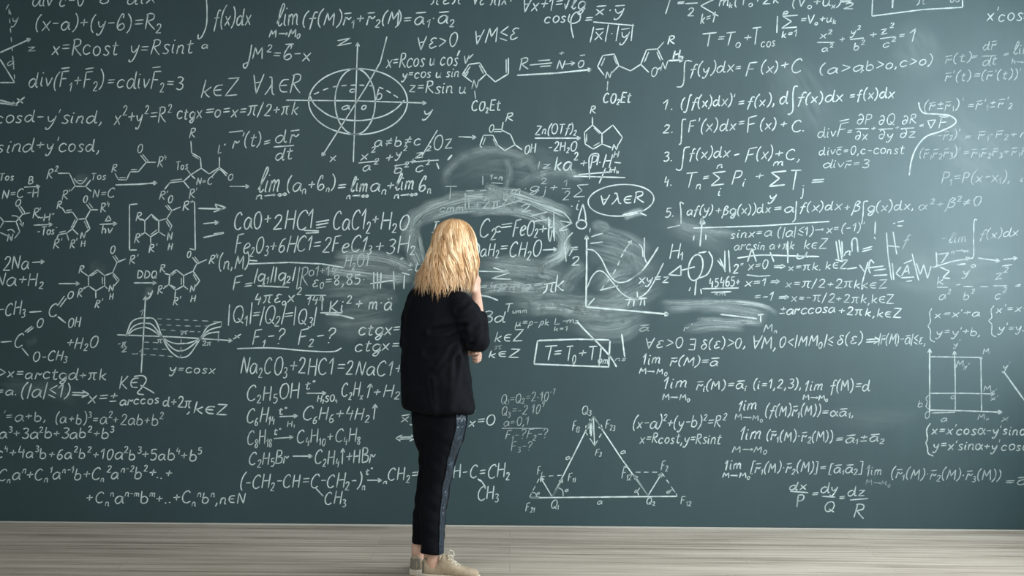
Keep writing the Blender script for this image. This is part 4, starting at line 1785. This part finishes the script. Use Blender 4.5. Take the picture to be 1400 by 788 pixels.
def hand(w, d, palm, curls, thumb_side, spread=1.0):
    """palm ellipsoid, four fingers bent towards the palm and a thumb from the side of the palm near its base"""
    d = d.normalized(); palm = (palm - d * palm.dot(d)).normalized(); s = d.cross(palm).normalized() * thumb_side
    b.tube([w - d * 0.01, w + d * 0.035, w + d * 0.075], [(0.024, 0.019), (0.037, 0.0155), (0.038, 0.0135)], s, 16)
    for k, (off, ln) in enumerate(((0.0315, 0.070), (0.0105, 0.078), (-0.0105, 0.073), (-0.0315, 0.058))):
        p = w + d * (0.080 - 0.004 * abs(k - 1)) + s * off * spread; an = 0.0; pts = [p - d * 0.012, p]; 
        for frac, c in zip((0.46, 0.31, 0.23), curls):
            an += c; p = p + (d * math.cos(an) + palm * math.sin(an)) * ln * frac; pts.append(p)
        b.tube(pts, [0.0092, 0.0092, 0.0086, 0.0080, 0.0070], s, 10)
    t0 = w + d * 0.022 + s * 0.030
    b.tube([t0, t0 + d * 0.030 + s * 0.016 + palm * 0.010, t0 + d * 0.058 + s * 0.014 + palm * 0.022, t0 + d * 0.076 + s * 0.006 + palm * 0.030], [0.0125, 0.0108, 0.0095, 0.008], palm, 10)
CHIN = HEAD - ZU * 0.10 + FW * 0.085
hand(WR_R, (CHIN - WR_R) * 0.4 + ZU * 0.085, -RT * 0.5 + Vector((-0.55, 0.3, 0)), (0.55, 0.9, 0.6), 1, 1.12)
hand(WR_L, Vector((0.9, -0.35, -0.12)), Vector((0.0, -0.75, -0.65)), (0.9, 1.2, 0.8), -1)
person = b.build('person', M['skin'])
fuse(person, 0.0036, 4, 0.5)
person['label'] = 'blonde person in black jacket facing the chalkboard, one hand raised to the chin'
person['category'] = 'person'

for sgn in (-1, 1):
    e = MB(); e.ball(HEAD + FW * 0.074 + RT * sgn * 0.031 + ZU * 0.012, 0.0115, 0.0115, 0.0115, None, 16, 12); e.build('eye', M['eye'], person, True)
e = MB(); e.tube([HEAD + FW * 0.078 - RT * 0.020 - ZU * 0.059, HEAD + FW * 0.0955 - ZU * 0.057, HEAD + FW * 0.078 + RT * 0.020 - ZU * 0.059], [0.003, 0.006, 0.003], ZU, 10); e.build('mouth', M['lip'], person, True)

# --- jacket
def elring(c, a, bb, th, seg=40):
    r = Vector((math.cos(th), -math.sin(th), 0)); f = Vector((math.sin(th), math.cos(th), 0))
    return [c + r * (a * math.cos(2 * math.pi * k / seg)) + f * (bb * math.sin(2 * math.pi * k / seg)) for k in range(seg)]
j = MB()
prof = [(562.0, 598.5, .196, .130), (557, 598, .202, .138), (535, 596, .196, .134), (505, 594, .189, .132), (475, 593, .178, .128), (445, 594, .170, .123), (420, 596, .172, .116),
        (406, 598, .158, .104), (398, 600, .132, .090), (391, 602, .105, .076), (385, 604, .080, .066), (379, 606, .064, .056)]
j.rings([elring(at(cx, py, YC), a, bb, TH) for py, cx, a, bb in prof])
# sleeves
j.tube([SH_R + Vector((-0.01, 0, 0)), SH_R.lerp(EL_R, 0.3), SH_R.lerp(EL_R, 0.65), EL_R + Vector((-0.008, 0, 0.0)), EL_R + Vector((0.002, 0.0, -0.004))], [0.062, 0.072, 0.070, 0.064, 0.056], RT, 20)
CUFF = EL_R.lerp(WR_R, 0.50)
j.tube([EL_R + Vector((-0.004, 0, -0.004)), EL_R.lerp(CUFF, 0.45), EL_R.lerp(CUFF, 0.85) + Vector((0.002, 0, 0)), CUFF], [0.056, 0.058, 0.053, 0.047], RT, 20, 'start')
j.tube([SH_L + Vector((0.01, 0, 0)), SH_L.lerp(EL_L, 0.5), EL_L], [0.064, 0.066, 0.058], RT, 20)
CUFF_L = EL_L.lerp(WR_L, 0.80)
j.tube([EL_L, EL_L.lerp(CUFF_L, 0.5), CUFF_L], [0.056, 0.052, 0.044], RT, 20)
jacket = j.build('jacket', M['jacket'], person)
fuse(jacket, 0.0085, 8, 0.6)
def folds(o, fn):
    me = o.data; n = len(me.vertices); co = np.empty(n * 3); no = np.empty(n * 3)
    me.vertices.foreach_get('co', co); me.vertices.foreach_get('normal', no); co = co.reshape(-1, 3); no = no.reshape(-1, 3)
    d = np.array([fn(Vector(c)) for c in co]); co = co + no * d[:, None]
    me.vertices.foreach_set('co', co.ravel()); me.update()
ARMPIT = at(630, 462, YC - 0.14); HEM_Z = at(600, 560, YC).z
def seg_d(p, a, c):
    t = max(0, min(1, (p - a).dot(c - a) / (c - a).length_squared)); return (p - a.lerp(c, t)).length
CREASES = [(at(632, 455, YC - .15), at(585, 482, YC - .14), .014), (at(634, 446, YC - .15), at(590, 452, YC - .14), .012), (at(630, 463, YC - .15), at(600, 505, YC - .14), .010),
           (at(634, 480, YC - .1), at(641, 556, YC - .06), .014), (at(624, 490, YC - .14), at(616, 558, YC - .14), .010), (at(590, 520, YC - .14), at(596, 560, YC - .14), .008),
           (at(664, 452, YC - .13), at(640, 474, YC - .14), .010), (at(664, 440, YC - .12), at(648, 462, YC - .14), .009), (at(642, 412, YC - .16), at(625, 425, YC - .16), .010), (at(650, 440, YC - .14), at(630, 446, YC - .16), .009)]
def jf(p):
    low = max(0.0, min(1.0, (HEM_Z + 0.42 - p.z) / 0.42))
    d = 0.0
    for a, c, w in CREASES:
        q = seg_d(p, a, c)
        d += -0.009 * math.exp(-(q / w) ** 2) + 0.007 * math.exp(-((q - 2.1 * w) / w) ** 2)
    d += low * 0.007 * noise.noise(Vector((p.x * 11, p.y * 11, p.z * 2.0)))
    d += 0.006 * noise.noise(Vector((p.x * 9 + p.z * 6, p.y * 9, p.z * 9 - p.x * 5)))
    d += 0.0025 * noise.noise(p * 34)
    return d
folds(jacket, jf)
CUFFS = MB()
def cuff_ring(c, d, r0):
    d = d.normalized(); a = d.orthogonal().normalized(); q = d.cross(a); rr = []
    for k in range(9):
        t = 2 * math.pi * k / 8; rr.append([c + d * (0.006 * math.sin(t)) + (a * math.cos(u) + q * math.sin(u)) * (r0 + 0.005 * math.cos(t)) for u in [2 * math.pi * i / 28 for i in range(28)]])
    CUFFS.rings(rr, False)
cuff_ring(CUFF, CUFF - EL_R, 0.045)
CUFFS.build('sleeve_cuff', M['jacket'], jacket, True)

# --- trousers
t = MB()
t.tube([at(599, 545, YC), at(600, 572, YC), at(602, 590, YC)], [(0.148, 0.110), (0.150, 0.115), (0.13, 0.10)], RT, 28)
def leg(pts, Y0):
    t.tube([at(px, py, Y0 + dy) for px, py, r, dy in pts], [r for px, py, r, dy in pts], RT, 24, 'start')
leg([(613, 572, .094, -.045), (608, 595, .093, -.045), (603, 620, .079, -.04), (599.5, 645, .071, -.04), (595.5, 670, .067, -.04), (592.5, 700, .063, -.045), (591.5, 730, .058, -.05), (590.5, 757, .056, -.054)], YC)
leg([(590, 572, .094, .055), (590, 595, .092, .055), (594, 618, .075, .05), (591.5, 645, .068, .045), (587, 665, .063, .045), (583.5, 690, .061, .045), (580.5, 715, .058, .048), (578.5, 743, .056, .05)], YC)
trousers = t.build('trousers', M['trousers'], person)
fuse(trousers, 0.0065, 5, 0.55)
KZ = KN_R.z; HZ = AN_R.z
def tf(p):
    k = math.exp(-((p.z - KZ) / 0.16) ** 2) + 0.8 * math.exp(-((p.z - HZ - 0.12) / 0.12) ** 2) + 0.35
    return k * (0.006 * noise.noise(Vector((p.x * 8, p.y * 8, p.z * 20 + p.x * 12))) + 0.002 * noise.noise(p * 30))
folds(trousers, tf)
dg = bpy.context.evaluated_depsgraph_get(); bv = BVHTree.FromObject(trousers, dg)
sv, sf, NA = [], [], 7
cpx = [(560, 611), (580, 609.5), (600, 605.5), (620, 602.5), (645, 599), (670, 595), (700, 592), (730, 591), (755, 590.2)]
rows = 46
for i in range(rows):
    py = 562 + (755.5 - 562) * i / (rows - 1); cx = np.interp(py, [a for a, c in cpx], [c for a, c in cpx])
    c = at(cx, py, YC - 0.045)
    mid = 40; half = 18 - 3 * i / rows
    for k in range(NA):
        an = math.radians(mid + half * (k / (NA - 1) * 2 - 1) + 1.2 * math.sin(i * 0.9))
        d = Vector((math.cos(an), -math.sin(an), 0)); hit = bv.ray_cast(c + d * 0.35, -d, 0.6)
        p = hit[0] if hit[0] is not None else c + d * 0.08
        sv.append(p + d * 0.0035)
for i in range(rows - 1):
    for k in range(NA - 1):
        a = i * NA + k; sf.append((a, a + 1, a + NA + 1, a + NA))
mesh_obj('side_stripe', sv, sf, M['stripe'], trousers, True)['label'] = 'shiny dark blue satin stripe down the trouser side'

# --- shoes
def shoe(anchor, d, label, lacing=True):
    """low trainer: upper, rubber sole, heel patch, laces and eyelets; anchor is the ground under the heel end"""
    s = Vector((d.y, -d.x, 0)); L = 0.272                 # s points to the wearer's right
    P3 = lambda u, v, z: anchor + d * u + s * v + ZU * z
    W = [(0.0, .018), (.012, .029), (.04, .035), (.09, .036), (.14, .040), (.19, .045), (.22, .043), (.245, .036), (.262, .024), (.270, .012)]
    wid = lambda u: float(np.interp(u, [a for a, c in W], [c for a, c in W]))
    H = [(0.0, .088), (.012, .100), (.028, .090), (.045, .072), (.070, .070), (.086, .094), (.100, .122), (.125, .104), (.17, .074), (.20, .062), (.235, .058), (.258, .052), (.270, .042)]
    hei = lambda u: float(np.interp(u, [a for a, c in H], [c for a, c in H]))
    up = MB(); rings = []
    for u in np.linspace(0.002, 0.269, 34):
        w, h, r = wid(u) * 0.97, hei(u), []
        for k in range(24):
            t_ = 2 * math.pi * k / 24; cx, sx = math.cos(t_), math.sin(t_); pw = 0.62
            x = math.copysign(abs(cx) ** pw, cx) * w; z = math.copysign(abs(sx) ** pw, sx)
            top = h - 0.022
            x *= 1 - 0.34 * max(0, z) ** 1.6 * min(1, h / 0.08)
            r.append(P3(u, x, 0.022 + top * (z + 1) / 2))
        rings.append(r)
    up.rings(rings); upper = up.build('shoe', M['suede'], person, True); upper['label'] = label
    upper.data.set_sharp_from_angle(angle=math.radians(60))
    so = MB(); rings = []
    us = list(np.linspace(0, 0.270, 26)); out = [(u - 0.003 if u < .01 else u + (0.004 if u > .26 else 0), wid(u) + 0.004) for u in us]
    loop = [(u, w) for u, w in out] + [(u, -w) for u, w in reversed(out)]
    cen = (0.135, 0)
    for z, k in ((0.0, 0.965), (0.003, 0.99), (0.026, 1.0), (0.0285, 0.985)):
        rings.append([P3(cen[0] + (u - cen[0]) * k, v_ * k, z) for u, v_ in loop])
    so.rings(rings); so.build('sole', M['rubber'], upper)
    hp = MB(); rings = []                                  # patch wrapped around the heel
    for z in (0.032, 0.050, 0.068, 0.082):
        r = []
        for k in range(13):
            an = math.pi * 0.62 * (k / 12 - 0.5); w = 0.0372 - 0.10 * max(0, z - 0.05) 
            r.append(P3(0.036 - 0.0375 * math.cos(an) - 0.001, w * math.sin(an) * 1.0, z))
        rings.append(r)
    vv = [p for r in rings for p in r]; ff = [(i * 13 + k, i * 13 + k + 1, (i + 1) * 13 + k + 1, (i + 1) * 13 + k) for i in range(3) for k in range(12)]
    hp.add(vv, ff); hp.build('heel_patch', M['heel'], upper, True)
    la = MB(); ey = MB()
    up_z = lambda u, v_: hei(u) + 0.003 - 0.5 * v_ * v_ / 0.03
    for k, u in enumerate((0.128, 0.146, 0.164, 0.182)):
        for sg in (-1, 1):
            q = P3(u, sg * 0.021, up_z(u, 0.021) - 0.004); ey.ball(q, 0.0035, 0.0035, 0.0025, None, 8, 6)
            u2 = u + (0.018 if k < 3 else 0.0)
            la.tube([P3(u, sg * 0.021, up_z(u, 0.021)), P3((u + u2) / 2, 0, up_z((u + u2) / 2, 0) + 0.003), P3(u2, -sg * 0.021, up_z(u2, 0.021))], [0.0026] * 3, ZU, 6)
    k0 = P3(0.118, 0.0, hei(0.118) + 0.004)
    for loop_ in ([(0, 0, 0), (.012, .030, .016), (.030, .046, .012), (.036, .034, -.006), (.018, .014, -.002), (0, 0, 0)],
                  [(0, 0, 0), (.004, -.026, .016), (.018, -.042, .010), (.026, -.030, -.006), (.012, -.012, -.002), (0, 0, 0)],
                  [(0, 0, 0), (.008, .012, .014), (.018, .016, .034)], [(0, 0, 0), (.020, .030, -.006), (.044, .040, -.026)]):
        pts = [k0 + d * a + s * c + ZU * e for a, c, e in loop_]
        pp = [Vector(q) for q in curve_pts(pts, 6)]; la.tube(pp, [0.0024] * len(pp), ZU, 6)
    la.build('laces', M['lace'], upper, True); ey.build('eyelets', M['eyelet'], upper, True)
A_R = Vector((at(577.5, 793, G_R).x, G_R + 0.012, 0)); A_L = Vector((at(566, 785, G_L).x, G_L - 0.045, 0))
shoe(A_R, DIR_R, 'right beige trainer seen from its side'); shoe(A_L, DIR_L, 'left beige trainer seen from behind')

# --- hair
h = MB(); tint, root = [], []
def hair_put(before, val, r0, r1, nring, seg):
    n = len(h.v) - before
    for i in range(n):
        tint.append(val); root.append(0.0)
rng = random.Random(11)
SK = HEAD + ZU * 0.018
def skull(phi, el, k=1.0):
    """a point of the head at azimuth phi (0 = right, 90 = face) and elevation el"""
    return SK + (RT * math.cos(phi) * 0.086 * math.cos(el) + FW * (math.sin(phi) * 0.104 * math.cos(el) - 0.012) + ZU * 0.108 * math.sin(el)) * k
# cap and curtain under the locks: a closed shell open only at the face
rows_ = []; ang = [math.radians(90 + 52 + (360 - 104) * k / 40) for k in range(41)]
for i in range(18):
    tt = i / 17; r = []
    for a in ang:
        if tt < 0.45: p = skull(a, math.radians(86 - 86 * tt / 0.45), 0.97)
        else:
            q = (tt - 0.45) / 0.55; base_ = skull(a, 0, 0.97 + 0.10 * q); p = base_ - ZU * (0.165 * q)
        r.append(p)
    rows_.append(r)
k0 = len(h.v)
h.add([p for r in rows_ for p in r], [(i * 41 + k, i * 41 + k + 1, (i + 1) * 41 + k + 1, (i + 1) * 41 + k) for i in range(17) for k in range(40)])
for i in range(18):
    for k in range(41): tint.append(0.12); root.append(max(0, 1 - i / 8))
PART = SK + ZU * 0.108 + RT * 0.012
def lock(phi, layer, c, wide, val):
    """one strand bundle; c is the tress it belongs to: (azimuth, wave size, wave phase, wave rate, drift, end height)"""
    seg = 6; N = 24; pts = []
    cphi, wav, wph, freq, drift, zend = c
    el0 = math.radians(rng.uniform(64, 84)); ph0 = phi + rng.uniform(-0.3, 0.3)
    zend = zend + rng.gauss(0, 0.010) + rng.choice((0, 0, 0.025)); wph += rng.uniform(-0.45, 0.45); wav *= rng.uniform(0.75, 1.2)
    drift += rng.uniform(-0.010, 0.010); gather = rng.uniform(0.35, 0.8)
    flare = rng.uniform(-0.016, 0.012) + 0.012 * layer + 0.040 * max(0, -math.cos(phi)) - 0.024 * max(0, math.cos(phi)) + 0.056 * max(0, -math.sin(phi))
    for i in range(N):
        u = i / (N - 1)
        ph = phi + (cphi - phi) * gather * max(0, (u - 0.3) / 0.7)
        rad = RT * math.cos(ph) + FW * math.sin(ph); tan = RT * -math.sin(ph) + FW * math.cos(ph)
        if u < 0.42:
            q = u / 0.42; el = el0 * (1 - q); a = ph0 + (ph - ph0) * q; p = skull(a, el, 1.015 + 0.075 * layer * min(1, q * 1.5 + 0.25))
        else:
            q = (u - 0.42) / 0.58; eq = skull(ph, 0, 1.015 + 0.075 * layer); p = eq - ZU * ((eq.z - zend) * q) + rad * (flare * q * q + 0.012 * math.sin(q * 3.0)) + tan * drift * q
        w = wav * min(1, max(0, u - 0.18) / 0.45)
        p = p + tan * w * math.sin(freq * u + wph) + rad * w * 0.7 * math.cos(freq * u + wph + 0.6)
        pts.append(p)
    rings = []
    for i, p in enumerate(pts):
        u = i / (N - 1); tg = (pts[min(i + 1, N - 1)] - pts[max(i - 1, 0)]).normalized()
        rad = RT * math.cos(phi) + FW * math.sin(phi)
        sd = tg.cross(rad); sd = sd.normalized() if sd.length > 1e-3 else RT; nr = sd.cross(tg).normalized()
        ww = wide * (0.55 + 0.6 * math.sin(math.pi * min(1, u * 0.9 + 0.1))) * (1 - max(0, (u - 0.62) / 0.38) ** 1.4 * 0.94)
        th_ = ww * 0.4
        rings.append([p + sd * ww * math.cos(2 * math.pi * k / seg) + nr * th_ * math.sin(2 * math.pi * k / seg) for k in range(seg)])
    h.rings(rings)
    for i in range(N):
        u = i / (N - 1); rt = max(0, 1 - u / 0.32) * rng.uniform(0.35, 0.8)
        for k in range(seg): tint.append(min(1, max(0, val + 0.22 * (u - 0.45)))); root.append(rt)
def tip_z(phi):
    """hanging length: the ends lie deepest at the back, shorter at the sides"""
    x = math.cos(phi)
    return at(620, 401 - 14 * max(0, -x) ** 2 - 4 * max(0, x), YC).z
for layer, clumps, per, wide in ((0.0, 26, 6, 0.0095), (0.4, 30, 8, 0.0075), (0.8, 34, 9, 0.0055), (1.15, 30, 8, 0.0034)):
    for k in range(clumps):
        cphi = math.radians(90 + 46 + (360 - 92) * (k + rng.random()) / clumps)
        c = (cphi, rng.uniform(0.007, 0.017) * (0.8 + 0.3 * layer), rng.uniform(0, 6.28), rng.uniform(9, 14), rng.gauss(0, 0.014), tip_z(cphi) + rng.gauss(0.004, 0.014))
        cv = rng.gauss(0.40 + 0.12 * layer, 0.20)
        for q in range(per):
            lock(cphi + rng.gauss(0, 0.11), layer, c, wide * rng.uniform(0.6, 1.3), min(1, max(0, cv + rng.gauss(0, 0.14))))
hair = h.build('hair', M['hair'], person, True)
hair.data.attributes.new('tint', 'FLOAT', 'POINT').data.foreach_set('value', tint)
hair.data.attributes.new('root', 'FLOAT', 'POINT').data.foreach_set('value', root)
hair['label'] = 'wavy shoulder-length blonde hair'
